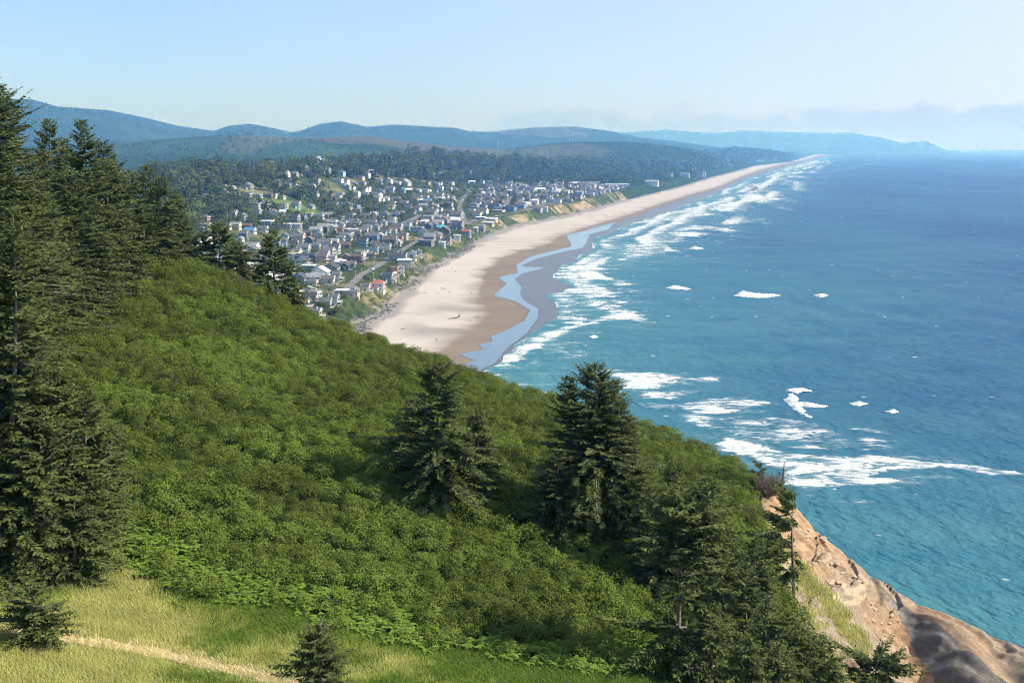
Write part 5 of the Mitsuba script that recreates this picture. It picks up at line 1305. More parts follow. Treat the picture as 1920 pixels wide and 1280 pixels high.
# large flat buildings and hotels further along the bluff
BIG = [('shop_building', 'long tan flat roofed shop building at the far edge of town', 940 + 1000 / 6.4, 300 + 295 / 6.4, 60, 1.6, 'cream', 'tan'), ('shop_building', 'long white roofed hall right of the tan shop building', 940 + 1390 / 6.4, 300 + 318 / 6.4, 46, 1.5, 'white', 'white'),
       ('shop_building', 'tan hall left of the long tan shop building', 940 + 740 / 6.4, 300 + 266 / 6.4, 34, 1.5, 'tan', 'tan'), ('hotel', 'white hotel block with upright bays on the bluff edge', 940 + 1840 / 6.4, 300 + 345 / 6.4, 25, 2.5, 'white', 'white'),
       ('hotel', 'white topped hotel, first of the far hotel blocks', 1180 + 390 / 5.33, 240 + 495 / 5.33, 16, 4, 'white', 'pale grey'), ('hotel', 'pale hotel with a white roof, second far hotel block', 1180 + 560 / 5.33, 240 + 492 / 5.33, 17, 4, 'pale grey', 'white'),
       ('hotel', 'grey wide hotel, third far hotel block', 1180 + 690 / 5.33, 240 + 490 / 5.33, 20, 5, 'grey', 'grey'), ('hotel', 'grey hotel standing right over the beach, last far hotel block', 1180 + 785 / 5.33, 240 + 505 / 5.33, 13, 5, 'pale grey', 'grey'),
       ('hotel', 'small white building on the far green bluff', 1180 + 1010 / 5.33, 240 + 375 / 5.33, 8, 3, 'white', 'white'), ('hotel', 'narrow white tower building on the far green bluff', 1180 + 940 / 5.33, 240 + 370 / 5.33, 4, 5, 'white', 'white'), ('hotel', 'low white row of buildings below the far headland', 1180 + 1320 / 5.33, 240 + 366 / 5.33, 17, 3, 'white', 'pale grey')]
for name, lab, px, py, wpx, st, wall, roof in BIG:
    q = hit1(px, py)
    x, y = q[:2]
    dd = inland(np.array([x]), np.array([y]))[0]
    if dd < 22:
        t, s_ = shore_dir(x, y)
        x, y = x - s_[0] * (22 - dd), y - s_[1] * (22 - dd)
    r = math.hypot(x, y)
    wid, dep = wpx / FPX * r * 0.95, 22.0
    k = key_for(name)
    zz = LANDI(np.array([x - wid / 2, x, x + wid / 2]), np.array([y, y, y]))
    z0, h = float(zz.max()), 3.1 * st
    ang = 0.0 if name == 'shop_building' else 0.25
    M = ([x, y + dep / 2, z0], np.array([math.cos(ang), -math.sin(ang)]), np.array([math.sin(ang), math.cos(ang)]))
    wc, rc = np.array(WALLS[wall]), np.array(ROOFS[roof])
    scene[f'{k}__wall'] = put(CMesh().box(-wid / 2, wid / 2, -dep / 2, dep / 2, -8, h, wc), M).shape('paint')
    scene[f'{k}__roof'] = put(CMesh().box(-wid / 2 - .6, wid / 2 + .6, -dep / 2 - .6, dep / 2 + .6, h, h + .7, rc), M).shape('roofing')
    n = 0
    for fl in range(max(1, int(st))):
        for u in np.linspace(-wid / 2, wid / 2, max(3, int(wid / 7)) + 1)[:-1] + wid / max(3, int(wid / 7)) / 2:
            kk = f'{k}__window' + ('' if n == 0 else f'_{n:03d}')
            n += 1
            scene[kk] = put(CMesh().box(u - 1.5, u + 1.5, -dep / 2 - .1, -dep / 2, 3.1 * fl + .8, 3.1 * fl + 2.5, (.05, .07, .09)), M).shape('window_glass')
    tag(k, lab, 'building')
    HOUSES.append(dict(key=k, x=x, y=y + dep / 2, z=z0, rad=wid / 2, top=z0 + h))
# ------------------------------------------------------------------ town trees and woods
def far_conifer(seed, tiers=9, spikes=8):
    """A conifer one metre tall (to be scaled): rings of drooping needle blades round a thin trunk."""
    g = np.random.default_rng(seed)
    m, t = Mesh(), Mesh()
    t.tube([[0, 0, -0.06], [0, 0, 0.5], [0, 0, 0.95]], [0.014, 0.009, 0.003], 4, (0.1, 0.9))
    for i in range(tiers):
        q = i / (tiers - 1)
        z, R = 0.10 + 0.84 * q, 0.20 * (1 - q) ** 0.75 * g.uniform(0.75, 1.15) + 0.018
        n = max(5, int(spikes * (1 - 0.4 * q)) + 3)
        a = np.arange(n) * 6.283 / n + g.uniform(0, 6)
        L = R * g.uniform(0.65, 1.25, n)
        d = np.stack([np.cos(a), np.sin(a), np.full(n, -0.25) + g.normal(0, 0.15, n) + 0.5 * q], -1)
        blades(m, np.tile([0, 0, z], (n, 1)) + g.normal(0, 0.012, (n, 3)), d, np.tile([0, 0, 1.0], (n, 1)) + g.normal(0, 0.35, (n, 3)), L, L * 0.85, np.stack([np.clip(0.35 + g.normal(0, 0.22, n), 0, 1), np.full(n, 0.3)], -1), 0.6)
    return t, m


def round_tree(seed, n=190, flat=0.75, tone=0.35):
    """A dense round-headed shore pine one metre tall: a short trunk and leaf sprays on clumps."""
    g = np.random.default_rng(seed)
    m, t = Mesh(), Mesh()
    t.tube([[0, 0, -0.06], [0.01, 0, 0.3], [0.03, 0.01, 0.7]], [0.03, 0.022, 0.01], 5, (0.1, 0.9))
    k = 9
    cc = np.stack([g.normal(0, 0.17, k), g.normal(0, 0.17, k), g.uniform(0.32, 0.86, k)], -1)
    cr = g.uniform(0.14, 0.24, k)
    i = g.integers(0, k, n)
    d = unit(g.normal(0, 1, (n, 3)) * [1, 1, flat] + [0, 0, 0.25])
    pos = cc[i] + d * cr[i][:, None] * g.uniform(0.7, 1.05, n)[:, None]
    al = np.cross(d, g.normal(0, 1, (n, 3))) + d * 0.5
    ln = g.uniform(0.07, 0.13, n)
    blades(m, pos - unit(al) * ln[:, None] * 0.5, al, d + g.normal(0, 0.35, (n, 3)), ln, ln * 0.7, np.stack([np.clip(tone + g.normal(0, 0.18, n), 0, 1), np.full(n, 0.3)], -1), 0.5)
    return t, m


def tree_group(key, tree, leaf):
    scene[key] = {'type': 'shapegroup', 'trunk': tree[0].shape('bark'), 'crown': tree[1].shape(leaf)}
    return key


CONES = [tree_group(f'conifer_kind_{i}', far_conifer(400 + i, 8 + i % 3), 'needle_leaf') for i in range(6)]
ROUND = [tree_group(f'pine_kind_{i}', round_tree(410 + i, tone=0.25 + 0.12 * i), 'needle_leaf') for i in range(4)]
LIGHT = [tree_group(f'leafy_kind_{i}', round_tree(420 + i, 150, 0.6, 0.60), 'shrub_leaf') for i in range(2)]

tg = np.random.default_rng(55)
SPOTS = []          # (x, y, z, height, kind, zone)


def wood(polys, count, hmin, hmax, cone_share, zone, keep_clear=7.0, seed=1, rmax=30000.0):
    """Trees on the ground that the photo shows inside these outlines."""
    g = np.random.default_rng(seed)
    for poly in polys:
        pg = shapely.Polygon(poly)
        x0, y0, x1, y1 = pg.bounds
        n = int(count * pg.area / sum(shapely.Polygon(q).area for q in polys))
        px, py = g.uniform(x0, x1, n * 4), g.uniform(y0, y1, n * 4)
        ok = shapely.contains_xy(pg, px, py)
        px, py = px[ok][:n], py[ok][:n]
        h = land_hit(px, py, rmax=rmax)
        h = h[np.isfinite(h[:, 0])]
        s_ = inland(h[:, 0], h[:, 1])
        for q, si in zip(h, s_):
            if si < 16:
                continue
            if HXY.size and np.min(np.hypot(HXY[:, 0] - q[0], HXY[:, 1] - q[1]) - HXY[:, 2]) < keep_clear * 0.35:
                continue
            # leave what the photo shows of houses free: nothing tall within a few metres on the viewer's side of a house
            if np.min(np.hypot(ROAD_ALL[:, 0] - q[0], ROAD_ALL[:, 1] - q[1])) < 6.5:
                continue
            if ((q[0] - FIELD[0]) / 44) ** 2 + ((q[1] - FIELD[1]) / 75) ** 2 < 1:
                continue
            u = -q[:2] / np.linalg.norm(q[:2])
            rel = HXY[:, :2] - q[:2]
            back = -(rel @ u)
            sidew = np.abs(rel[:, 0] * u[1] - rel[:, 1] * u[0])
            hides = ((back > 0) & (back < 45) & (sidew < HXY[:, 2])).any()
            H = g.uniform(hmin, hmax) * (0.5 if hides and zone == 'town' else 1)
            kind = ('cone' if g.random() < cone_share else 'round' if g.random() < 0.88 else 'leafy')
            SPOTS.append((q[0], q[1], q[2], H, kind, zone))


HXY = np.array([[h['x'], h['y'], h['rad']] for h in HOUSES])
wood([[(330, 470), (360, 440), (470, 430), (640, 440), (760, 415), (860, 395), (900, 395), (1000, 380), (1100, 360), (1130, 352), (1000, 345), (860, 345), (700, 340), (620, 380), (480, 395), (360, 405)]], 2600, 5.5, 12, 0.18, 'town', seed=2)
wood([[(540, 560), (600, 470), (700, 460), (800, 420), (700, 430), (560, 450), (480, 470)]], 220, 3.5, 7.5, 0.05, 'town', seed=3)
wood([[(640, 600), (600, 585), (560, 570), (600, 560), (650, 575), (690, 575), (700, 590)], [(1060, 372), (1140, 352), (1230, 345), (1280, 336), (1180, 345)]], 70, 4, 7, 0.1, 'bluff', seed=4)
wood([[(300, 470), (340, 400), (380, 372), (430, 372), (520, 395), (480, 412), (400, 420), (360, 440)], [(470, 345), (560, 350), (620, 350), (620, 385), (540, 372), (500, 360)], [(585, 380), (680, 395), (760, 395), (690, 410), (620, 405)]], 260, 12, 19, 0.55, 'slope', seed=5)
wood([[(240, 345), (330, 322), (420, 318), (520, 314), (620, 306), (660, 304), (650, 330), (560, 340), (470, 350), (380, 366), (340, 400), (250, 420)]], 900, 17, 25, 0.9, 'ridge', seed=6)
wood([[(640, 306), (720, 296), (800, 290), (880, 293), (950, 298), (1050, 299), (1150, 300), (1250, 304), (1250, 330), (1150, 345), (1000, 345), (860, 345), (760, 335), (650, 335)]], 1900, 17, 25, 0.85, 'far wood', seed=7)
wood([[(1230, 305), (1300, 303), (1360, 308), (1300, 328), (1230, 340)], [(1290, 288), (1380, 277), (1440, 281), (1490, 292), (1440, 305), (1350, 312), (1300, 300)]], 700, 16, 24, 0.8, 'far wood', seed=8)
wood([[(0, 276), (300, 266), (420, 258), (600, 262), (760, 270), (860, 278), (840, 284), (700, 280), (560, 285), (400, 300), (200, 300), (0, 300)], [(940, 284), (1050, 270), (1120, 267), (1200, 268), (1300, 281), (1230, 296), (1050, 292), (950, 292)]], 900, 12, 19, 1.0, 'hills', seed=9, rmax=7500)
wood([[(0, 188), (100, 200), (200, 208), (330, 238), (400, 248), (430, 238), (480, 236), (540, 248), (600, 236), (700, 240), (860, 242), (1000, 242), (1100, 240), (1000, 250), (700, 250), (400, 256), (200, 222), (0, 200)]], 1500, 16, 26, 1.0, 'hills', seed=10, rmax=13000)
SPOTS.sort(key=lambda q: math.hypot(q[0], q[1]))
ZLAB = {('town', 'cone'): 'small dark conifer growing between the houses of the seaside town', ('town', 'round'): 'dark round headed pine growing between the houses of the seaside town', ('town', 'leafy'): 'light green leafy tree growing between the houses of the seaside town',
        ('bluff', 'cone'): 'dark conifer on the bluff above the beach', ('bluff', 'round'): 'dark round pine on the bluff above the beach', ('bluff', 'leafy'): 'light green small tree on the bluff above the beach',
        ('slope', 'cone'): 'dark conifer on the slope between the town and the wooded ridge', ('slope', 'round'): 'dark round headed pine on the slope between the town and the wooded ridge', ('slope', 'leafy'): 'light green tree on the slope below the wooded ridge',
        ('ridge', 'cone'): 'tall dark conifer on the wooded ridge behind the town', ('ridge', 'round'): 'dark broad pine on the wooded ridge behind the town', ('ridge', 'leafy'): 'light green tree on the wooded ridge behind the town',
        ('far wood', 'cone'): 'hazy dark conifer in the wood beyond the town', ('far wood', 'round'): 'hazy broad pine in the wood beyond the town', ('far wood', 'leafy'): 'hazy light green tree in the wood beyond the town'}
single, TAKEN = 0, {}
rest = []
for (x, y, z, H, kind, zone) in SPOTS:
    protos = CONES if kind == 'cone' else ROUND if kind == 'round' else LIGHT
    w = tg.uniform(0.85, 1.3) * (1.0 if kind == 'cone' else 1.25)
    entry = {'type': 'instance', 'group': {'type': 'ref', 'id': protos[tg.integers(len(protos))]}, 'to_world': T().translate([x, y, z - 0.1]).rotate([0, 0, 1], tg.uniform(0, 360)).scale([H * w, H * w, H])}
    if single < 300 and zone != 'hills':
        k = key_for('conifer_tree' if kind == 'cone' else 'pine_tree' if kind == 'round' else 'leafy_tree')
        scene[k] = entry
        what = {'cone': 'dark pointed conifer', 'round': 'dark round pine', 'leafy': 'light green leafy tree'}[kind]
        j = int(np.argmin(np.hypot(HXY[:, 0] - x, HXY[:, 1] - y)))
        lab = ZLAB[(zone, kind)]
        if math.hypot(HXY[j, 0] - x, HXY[j, 1] - y) < 34 and HOUSES[j].get('label'):
            d = np.array([x, y]) - HXY[j, :2]
            u = HXY[j, :2] / np.linalg.norm(HXY[j, :2])
            ahead, right = d @ u, d @ np.array([u[1], -u[0]])
            where = ('behind' if ahead > 0 else 'in front of') if abs(ahead) > abs(right) else ('right of' if right > 0 else 'left of')
            full = f"{what} {where} the {HOUSES[j]['label']}"
            n_t = TAKEN.get(full, 0)
            TAKEN[full] = n_t + 1
            full = (['', 'second ', 'third ', 'fourth ', 'fifth ', 'sixth '][n_t] + full) if n_t < 6 else ZLAB[(zone, kind)]
            if len(full.replace('-', ' ').split()) <= 16:
                lab = full
        tag(k, lab, 'tree', f'{ {"cone": "conifers", "round": "pines", "leafy": "leafy trees"}[kind] } in the {zone}')
        single += 1
    else:
        rest.append(entry)
for i, e in enumerate(rest):
    scene[f'far_woods__{i + 1:04d}'] = e
tag('far_woods', 'dark conifer woods on the ridges and hills behind the town', kind='stuff')
print('trees', single, len(rest))

g = np.random.default_rng(67)
P = []
for h in HOUSES:
    if math.hypot(h['x'], h['y']) < 1500:
        for _ in range(5):
            a, d = g.uniform(0, 6.283), h['rad'] + g.uniform(1.5, 7)
            x, y = h['x'] + math.cos(a) * d, h['y'] + math.sin(a) * d
            if np.min(np.hypot(HXY[:, 0] - x, HXY[:, 1] - y) - HXY[:, 2]) > 1.2 and np.min(np.hypot(ROAD_ALL[:, 0] - x, ROAD_ALL[:, 1] - y)) > 5:
                P.append([x, y, float(LANDI(np.array([x]), np.array([y]))[0]) - 0.1])
P = np.array(P)
sc = g.uniform(2.2, 5.0, len(P))
scatter('garden_shrubs', P, g.uniform(0, 360, len(P)), np.stack([sc * 1.2, sc * 1.2, sc], -1), ROUND + LIGHT, g.choice(6, len(P), p=[.25, .25, .2, .2, .05, .05]), 'dark hedges and bushes in the gardens between the houses')

# scrub on the bluff, boulders at its foot
g = np.random.default_rng(66)
P, SCL, PK = [], [], []
for sd in np.arange(0, 3000, 3.0):
    c = np.array([np.interp(sd, S_at, TOE[:, i]) for i in range(2)])
    if c[1] < 520:
        continue
    t, sw = shore_dir(*c)
    for _ in range(2 if c[1] < 1500 else 1):
        off = g.uniform(3, 30)
        q = c - sw * off + t * g.uniform(-2, 2)
        if np.min(np.hypot(HXY[:, 0] - q[0], HXY[:, 1] - q[1]) - HXY[:, 2]) < 1.5 or nnoise(np.array([[q[0] / 20, q[1] / 30, 3]]), 5)[0] < 0.33:
            continue
        P.append([q[0], q[1], float(LANDI(q[:1], q[1:2])[0]) - 0.2])
        s_ = g.uniform(1.6, 3.6)
        SCL.append((s_ * 1.2, s_ * 1.2, s_ * 0.7))
        PK.append(g.integers(0, 7))
scatter('bluff_scrub', np.array(P), g.uniform(0, 360, len(P)), SCL, SALAL + BRAMBLE, PK, 'green scrub and beach grass covering the bluff above the beach')


def stone(seed, sub=1, flat=0.65):
    m = trimesh.creation.icosphere(subdivisions=sub)
    v = np.array(m.vertices)
    v *= (0.65 + 0.75 * nfbm(v * 1.3 + seed * 7.3, 3, seed))[:, None]
    v[:, 2] *= flat
    return Mesh().add(v, np.array(m.faces), (0.5, 0.5))


STONES = [group_of(f'stone_kind_{i}', stone(i), 'dark_rock') for i in range(4)]
P, SCL, PK = [], [], []
for sd in np.arange(0, 900, 0.9):
    c = np.array([np.interp(sd, S_at, TOE[:, i]) for i in range(2)])
    if c[1] < 560 or nnoise(np.array([[sd / 40, 1, 2]]), 8)[0] < np.interp(c[1], [700, 1000, 1400], [0.2, 0.4, 0.75]):
        continue
    t, sw = shore_dir(*c)
    q = c + sw * g.normal(0, 3.0)
    zz = max(float(LANDI(q[:1], q[1:2])[0]), float(beach_z(q[:1], q[1:2])[0]) - 0.1) if inland(q[:1], q[1:2])[0] > 0 else float(beach_z(q[:1], q[1:2])[0])
    P.append([q[0], q[1], zz])
    SCL.append(g.uniform(0.5, 1.5))
    PK.append(g.integers(0, 4))
scatter('shore_boulders', np.array(P), g.uniform(0, 360, len(P)), SCL, STONES, PK, 'grey boulders heaped along the foot of the bluff')


def big_rock(name, px, py, wpx, hgt, lab, seed):
    q = at_level([(px, py)], 0.0)[0]
    r = math.hypot(q[0], q[1])
    w = wpx / FPX * r / 2
    m = stone(seed, 3, 1.0)
    k = key_for(name)
    scene[k] = {**m.shape('dark_rock', True), 'to_world': T().translate([float(q[0]), float(q[1]), 0.0]).scale([w, w * 1.3, hgt])}
    tag(k, lab, 'rock', 'rocks standing in the surf')


big_rock('sea_rock', 1411, 358, 9, 6.5, 'largest dark rock in the white surf of the far beach', 1)
big_rock('sea_rock', 1418, 354, 7, 6.0, 'dark rock touching the right side of the largest surf rock', 2)
big_rock('sea_rock', 1415, 362, 5, 2.5, 'low dark rock in front of the largest surf rock', 3)
big_rock('sea_rock', 1441, 351, 2.6, 7.0, 'thin upright rock standing alone in the far surf', 4)
big_rock('sea_rock', 1364, 371, 4, 2.2, 'small flat rock nearer the beach than the other surf rocks', 5)


def on_beach(px, py):
    q = at_level([(px, py)], 2.0)[0]
    q[2] = float(beach_z(q[:1], q[1:2])[0])
    return q


# driftwood
for px, py, L, ang, lab, root in ((850, 598, 8.5, 0.5, 'big driftwood log with an upturned root on the lower beach', True), (796, 552, 3.5, 0.1, 'dark driftwood piece on the sand left of the walkers', False), (757, 620, 5, 0.9, 'pale driftwood trunk among the dark marks on the near sand', False),
                                  (702, 602, 6, 0.2, 'pale driftwood log by the boulders at the foot of the bluff', False), (690, 622, 6.5, -0.2, 'long bleached log against the near boulders', False), (706, 632, 4, 0.6, 'short dark log on the sand just above the shrub slope', False), (973, 428, 7, 0.4, 'dark driftwood log below the green bulge of the bluff', False)):
    q = on_beach(px, py)
    m = Mesh()
    ts = np.linspace(0, 1, 6)
    m.tube(np.stack([np.cos(ang) * L * (ts - 0.5), np.sin(ang) * L * (ts - 0.5), 0.25 + 0.12 * np.sin(ts * 5) + (1.1 * ts ** 4 if root else 0)], -1), 0.34 * (1 - 0.5 * ts) if not root else 0.25 + 0.25 * ts, 7)
    if root:
        for a in np.linspace(0, 6.28, 8)[:-1]:
            e = np.array([np.cos(ang) * L / 2, np.sin(ang) * L / 2, 1.4])
            m.tube([e, e + [0.5 * np.cos(ang) + 0.3 * np.cos(a), 0.5 * np.cos(a), 0.6 + 0.9 * np.sin(a)], e + [0.7, 0.9 * np.cos(a), 0.7 + 1.9 * np.sin(a)]], [0.22, 0.14, 0.04], 5)
    k = key_for('driftwood')
    scene[k] = {**m.shape('driftwood_wood', True), 'to_world': T().translate(q.tolist())}
    tag(k, lab, 'log')


# people walking on the sand
def person_meshes(seed, stride):
    """A walking figure from joint spheres, one continuous body, with trousers, jacket and hair as clothing."""
    import manifold3d as m3
    g = np.random.default_rng(seed)
    sw = stride
    J = dict(head=(0, 0, 1.60, .105), crown=(0, 0, 1.66, .10), neck=(0, 0, 1.46, .06), chest=(0, 0, 1.30, .15), shl=(.19, 0, 1.38, .075), shr=(-.19, 0, 1.38, .075), waist=(0, 0, 1.05, .13), hip=(0, 0, .93, .145),
             hl=(.09, 0, .90, .10), hr=(-.09, 0, .90, .10), kl=(.10, sw * .5 + .03, .50, .07), kr=(-.10, -sw * .35 + .05, .50, .07), al=(.10, sw, .09, .048), ar=(-.10, -sw, .11, .048), tl=(.11, sw + .17, .045, .04), tr=(-.11, -sw + .15, .045, .04),
             el=(.25, -sw * .45, 1.12, .052), er=(-.25, sw * .4, 1.12, .052), wl=(.26, -sw * .7 + .08, .88, .04), wr=(-.26, sw * .7 + .08, .88, .04), fl=(.26, -sw * .7 + .11, .78, .034), fr=(-.26, sw * .7 + .11, .78, .034))

    def ball(n, grow=0.0):
        x, y, z, r = J[n]
        return m3.Manifold.sphere(r + grow, 10).translate((x, y, z))

    def limb(*names, grow=0.0):
        out = m3.Manifold()
        for a, b in zip(names[:-1], names[1:]):
            out = out + m3.Manifold.batch_hull([ball(a, grow), ball(b, grow)])
        return out
    torso = m3.Manifold.batch_hull([ball('chest'), ball('shl'), ball('shr'), ball('waist')]) + limb('waist', 'hip')
    body = torso + limb('chest', 'neck', 'head', 'crown') + limb('shl', 'el', 'wl', 'fl') + limb('shr', 'er', 'wr', 'fr') + limb('hip', 'hl', 'kl', 'al', 'tl') + limb('hip', 'hr', 'kr', 'ar', 'tr')
    jacket = m3.Manifold.batch_hull([ball('chest', .015), ball('shl', .015), ball('shr', .015), ball('waist', .02)]) + limb('waist', 'hip', grow=.012) + limb('shl', 'el', 'wl', grow=.014) + limb('shr', 'er', 'wr', grow=.014)
    trousers = limb('hip', 'hl', 'kl', 'al', grow=.012) + limb('hip', 'hr', 'kr', 'ar', grow=.012)
    hair = m3.Manifold.sphere(.118, 10).translate((0, -.02, 1.665)) - m3.Manifold.cube((1, 1, 1), True).translate((0, .55, 1.60)) - m3.Manifold.cube((1, 1, 1), True).translate((0, 0, 1.08))
    return body, jacket, trousers, hair


PEOPLE = [(828, 545, 'dark', 'left one of three people standing together on the pale sand'), (831, 545, 'blue', 'middle one of three people standing together on the pale sand'), (833, 545, 'dark', 'right one of three people standing together on the pale sand'),
          (818, 553, 'red', 'left one of a walking pair below the group of three'), (823, 554, 'dark', 'right one of a walking pair below the group of three'), (842, 551, 'dark', 'lone walker right of the group of three on the pale sand'),
          (884, 551, 'blue', 'walker at the edge of the brown wet sand'), (895, 553, 'white', 'person in white on the brown wet sand'), (924, 554, 'dark', 'dark figure standing at the edge of the blue tidal water'), (937, 517, 'dark', 'dark figure on the wet sand by the bend of the tidal water'),
          (854, 512, 'dark', 'right one of two far walkers on the pale sand'), (848, 507, 'red', 'left one of two far walkers on the pale sand'), (838, 675, 'dark', 'walker on the lowest sand right above the shrub slope'), (819, 639, 'blue', 'walker in the shaded part of the near beach'),
          (739, 597, 'white', 'person by the boulders at the upper edge of the near beach'), (1105, 424, 'dark', 'walker on the far wet sand where a dark streak crosses it'), (1126, 427, 'blue', 'walker beside the water at the end of the dark streak'), (1037, 444, 'dark', 'left one of two people far up on the wet sand'), (1045, 446, 'red', 'right one of two people far up on the wet sand')]
COAT = {'dark': (.03, .03, .04), 'blue': (.06, .12, .28), 'red': (.35, .05, .04), 'white': (.7, .7, .68)}
bodies = [person_meshes(1, .22), person_meshes(2, .06)]
for i, (px, py, coat, lab) in enumerate(PEOPLE):
    q = on_beach(px, py)
    k = key_for('person')
    M = T().translate([float(q[0]), float(q[1]), float(q[2])]).rotate([0, 0, 1], float(tg.uniform(0, 360)))
    for part, mesh, col in zip(('', '__jacket', '__trousers', '__hair'), bodies[i % 2], ((.45, .30, .23), COAT[coat], (.05, .06, .09), (.06, .04, .03))):
        a = mesh.to_mesh()
        scene[k + part] = {**CMesh().add(a.vert_properties[:, :3], a.tri_verts, col).shape('paint', True), 'to_world': M}
    tag(k, lab, 'person')

# street furniture
POLES = [(667, 531), (679, 526), (703, 503), (739, 478), (770, 461), (781, 408), (875, 389), (855, 432), (497, 431), (546, 434), (573, 423), (617, 410), (656, 417), (713, 440), (600, 470), (700, 535), (808, 447), (613, 395), (759, 335), (835, 405)]
hp = land_hit([p[0] for p in POLES], [p[1] for p in POLES])
for i, q in enumerate(hp):
    if not np.isfinite(q[0]):
        continue
    k = key_for('utility_pole')
    H = 10.5
    M = T().translate(q.tolist()).rotate([0, 0, 1], 35.0)
    scene[f'{k}__pole'] = {**CMesh().tube([[0, 0, -0.5], [0, 0, H]], [0.19, 0.13], 6, (.46, .42, .38)).shape('paint', True), 'to_world': M}
    ca = CMesh().box(-1.2, 1.2, -.07, .07, H - .9, H - .72, (.42, .38, .34))
    scene[f'{k}__crossarm'] = {**ca.shape('paint'), 'to_world': M}
    n = int(np.argmin(np.hypot(HXY[:, 0] - q[0], HXY[:, 1] - q[1])))
    tag(k, f'utility pole, {["nearest", "second nearest", "third nearest", "fourth nearest", "fifth nearest", "sixth nearest", "seventh nearest", "eighth nearest", "ninth nearest", "tenth nearest"][i] + " along the shore street" if i < 5 else "standing by the " + (HOUSES[n].get("label") or "shops").split(",")[0].split(" with ")[0]}', 'pole', 'utility poles in town')

CARS = [(730, 478, 'white', 'white pickup parked beside the shore street by the brown houses'), (862, 393, 'red', 'dark red car at the foot of the steep street'), (700, 507, 'white', 'white car on the shore street behind the beachfront row'), (684, 520, 'dark', 'dark car at the near end of the shore street'), (752, 472, 'blue', 'blue car parked by the long dark roofed house'),
        (795, 447, 'dark', 'dark car on the shore street near the turquoise roof'), (765, 419, 'white', 'white car on the side street in mid town'), (742, 425, 'dark', 'dark car at the near end of the side street'), (868, 376, 'white', 'white car half way up the steep street'), (905, 409, 'dark', 'dark car on the bluff street'), (930, 406, 'white', 'white car on the bluff street'), (985, 394, 'red', 'red car far along the bluff street')]
hc = land_hit([c[0] for c in CARS], [c[1] for c in CARS])
CC = {'white': (.75, .75, .75), 'dark': (.03, .035, .04), 'red': (.30, .04, .03), 'blue': (.05, .10, .25)}
for q, (px, py, col, lab) in zip(hc, CARS):
    if not np.isfinite(q[0]):
        continue
    j = int(np.argmin(np.hypot(ROAD_ALL[:, 0] - q[0], ROAD_ALL[:, 1] - q[1])))
    t = unit(ROAD_ALL[min(j + 1, len(ROAD_ALL) - 1)] - ROAD_ALL[max(j - 1, 0)])
    M = ([q[0], q[1], q[2] + 0.42], t, np.array([-t[1], t[0]]))
    k = key_for('parked_car')
    prof = [(-2.2, .35), (-2.2, .85), (-1.9, .95), (-1.35, 1.0), (-.75, 1.45), (.75, 1.48), (1.5, 1.0), (2.1, .85), (2.25, .6), (2.2, .35)]
    if 'pickup' in lab:
        prof = [(-2.6, .45), (-2.6, 1.05), (-.5, 1.05), (-.4, 1.75), (.7, 1.78), (1.3, 1.1), (2.4, 1.0), (2.5, .5)]
    e = trimesh.creation.extrude_polygon(shapely.Polygon(prof), 1.75, engine='earcut')
    v = np.array(e.vertices)[:, [0, 2, 1]] - [0, .875, 0]
    scene[f'{k}__body'] = put(CMesh().add(v, np.array(e.faces)[:, ::-1], CC[col]), M).shape('roofing')
    gl = [(-1.2, 1.03), (-.7, 1.38), (.7, 1.41), (1.3, 1.03)] if 'pickup' not in lab else [(-.3, 1.15), (-.28, 1.62), (.62, 1.64), (1.05, 1.15)]
    e = trimesh.creation.extrude_polygon(shapely.Polygon(gl), 1.79, engine='earcut')
    scene[f'{k}__window'] = put(CMesh().add(np.array(e.vertices)[:, [0, 2, 1]] - [0, .895, 0], np.array(e.faces)[:, ::-1], (.05, .07, .09)), M).shape('window_glass')
    n = 0
    for wx_ in (-1.4, 1.4):
        for wy_ in (-.8, .8):
            kk = f'{k}__wheel' + ('' if n == 0 else f'_{n:03d}')
            n += 1
            scene[kk] = put(CMesh().tube([[wx_, wy_ - .12, .33], [wx_, wy_ + .12, .33]], .33, 10, (.02, .02, .02)), M).shape('paint')
    tag(k, lab, 'car', 'cars in the town streets')

for px, py, hpx, lab in ((934, 283, 12, 'pale radio mast rising from the wood beyond the town'), (1067, 267, 18, 'tall thin radio mast on the dark hill'), (1073, 268, 13, 'shorter radio mast right of the tall one on the dark hill')):
    q = land_hit([px], [py])[0]
    r = math.hypot(q[0], q[1])
    H = hpx / FPX * r + 18
    m = CMesh()
    for a in (0, 2.1, 4.2):
        m.tube([[1.2 * math.cos(a), 1.2 * math.sin(a), 0], [.4 * math.cos(a), .4 * math.sin(a), H]], [.2, .14], 4, (.45, .45, .46))
    for z in np.arange(4, H, 5):
        f_ = 1.6 - 1.1 * z / H
        for a in (0, 2.1, 4.2):
            m.tube([[f_ * math.cos(a), f_ * math.sin(a), z], [f_ * math.cos(a + 2.1), f_ * math.sin(a + 2.1), z + 2.5]], .09, 3, (.45, .45, .46))
    k = key_for('radio_mast')
    scene[k] = {**m.shape('paint'), 'to_world': T().translate(q.tolist())}
    tag(k, lab, 'mast')
q = land_hit([596], [309])[0]
zt = EYE[2] + ray(596.0, 296.0)[2] * math.hypot(q[0], q[1])
H = max(zt - q[2], 15)
m = CMesh()
m.tube([[0, 0, 0], [0, 0, H - 5]], 2.0, 12, (.6, .6, .58))
scene['water_tower__stem'] = {**m.shape('paint', False), 'to_world': T().translate(q.tolist())}
scene['water_tower__tank'] = {**CMesh().tube([[0, 0, H - 5.5], [0, 0, H - 4.2], [0, 0, H - .6], [0, 0, H]], [2.2, 5.2, 5.2, 3.8], 16, (.66, .66, .64)).shape('paint', False), 'to_world': T().translate(q.tolist())}
tag('water_tower', 'pale water tower standing among the trees of the wooded ridge', 'water tower')
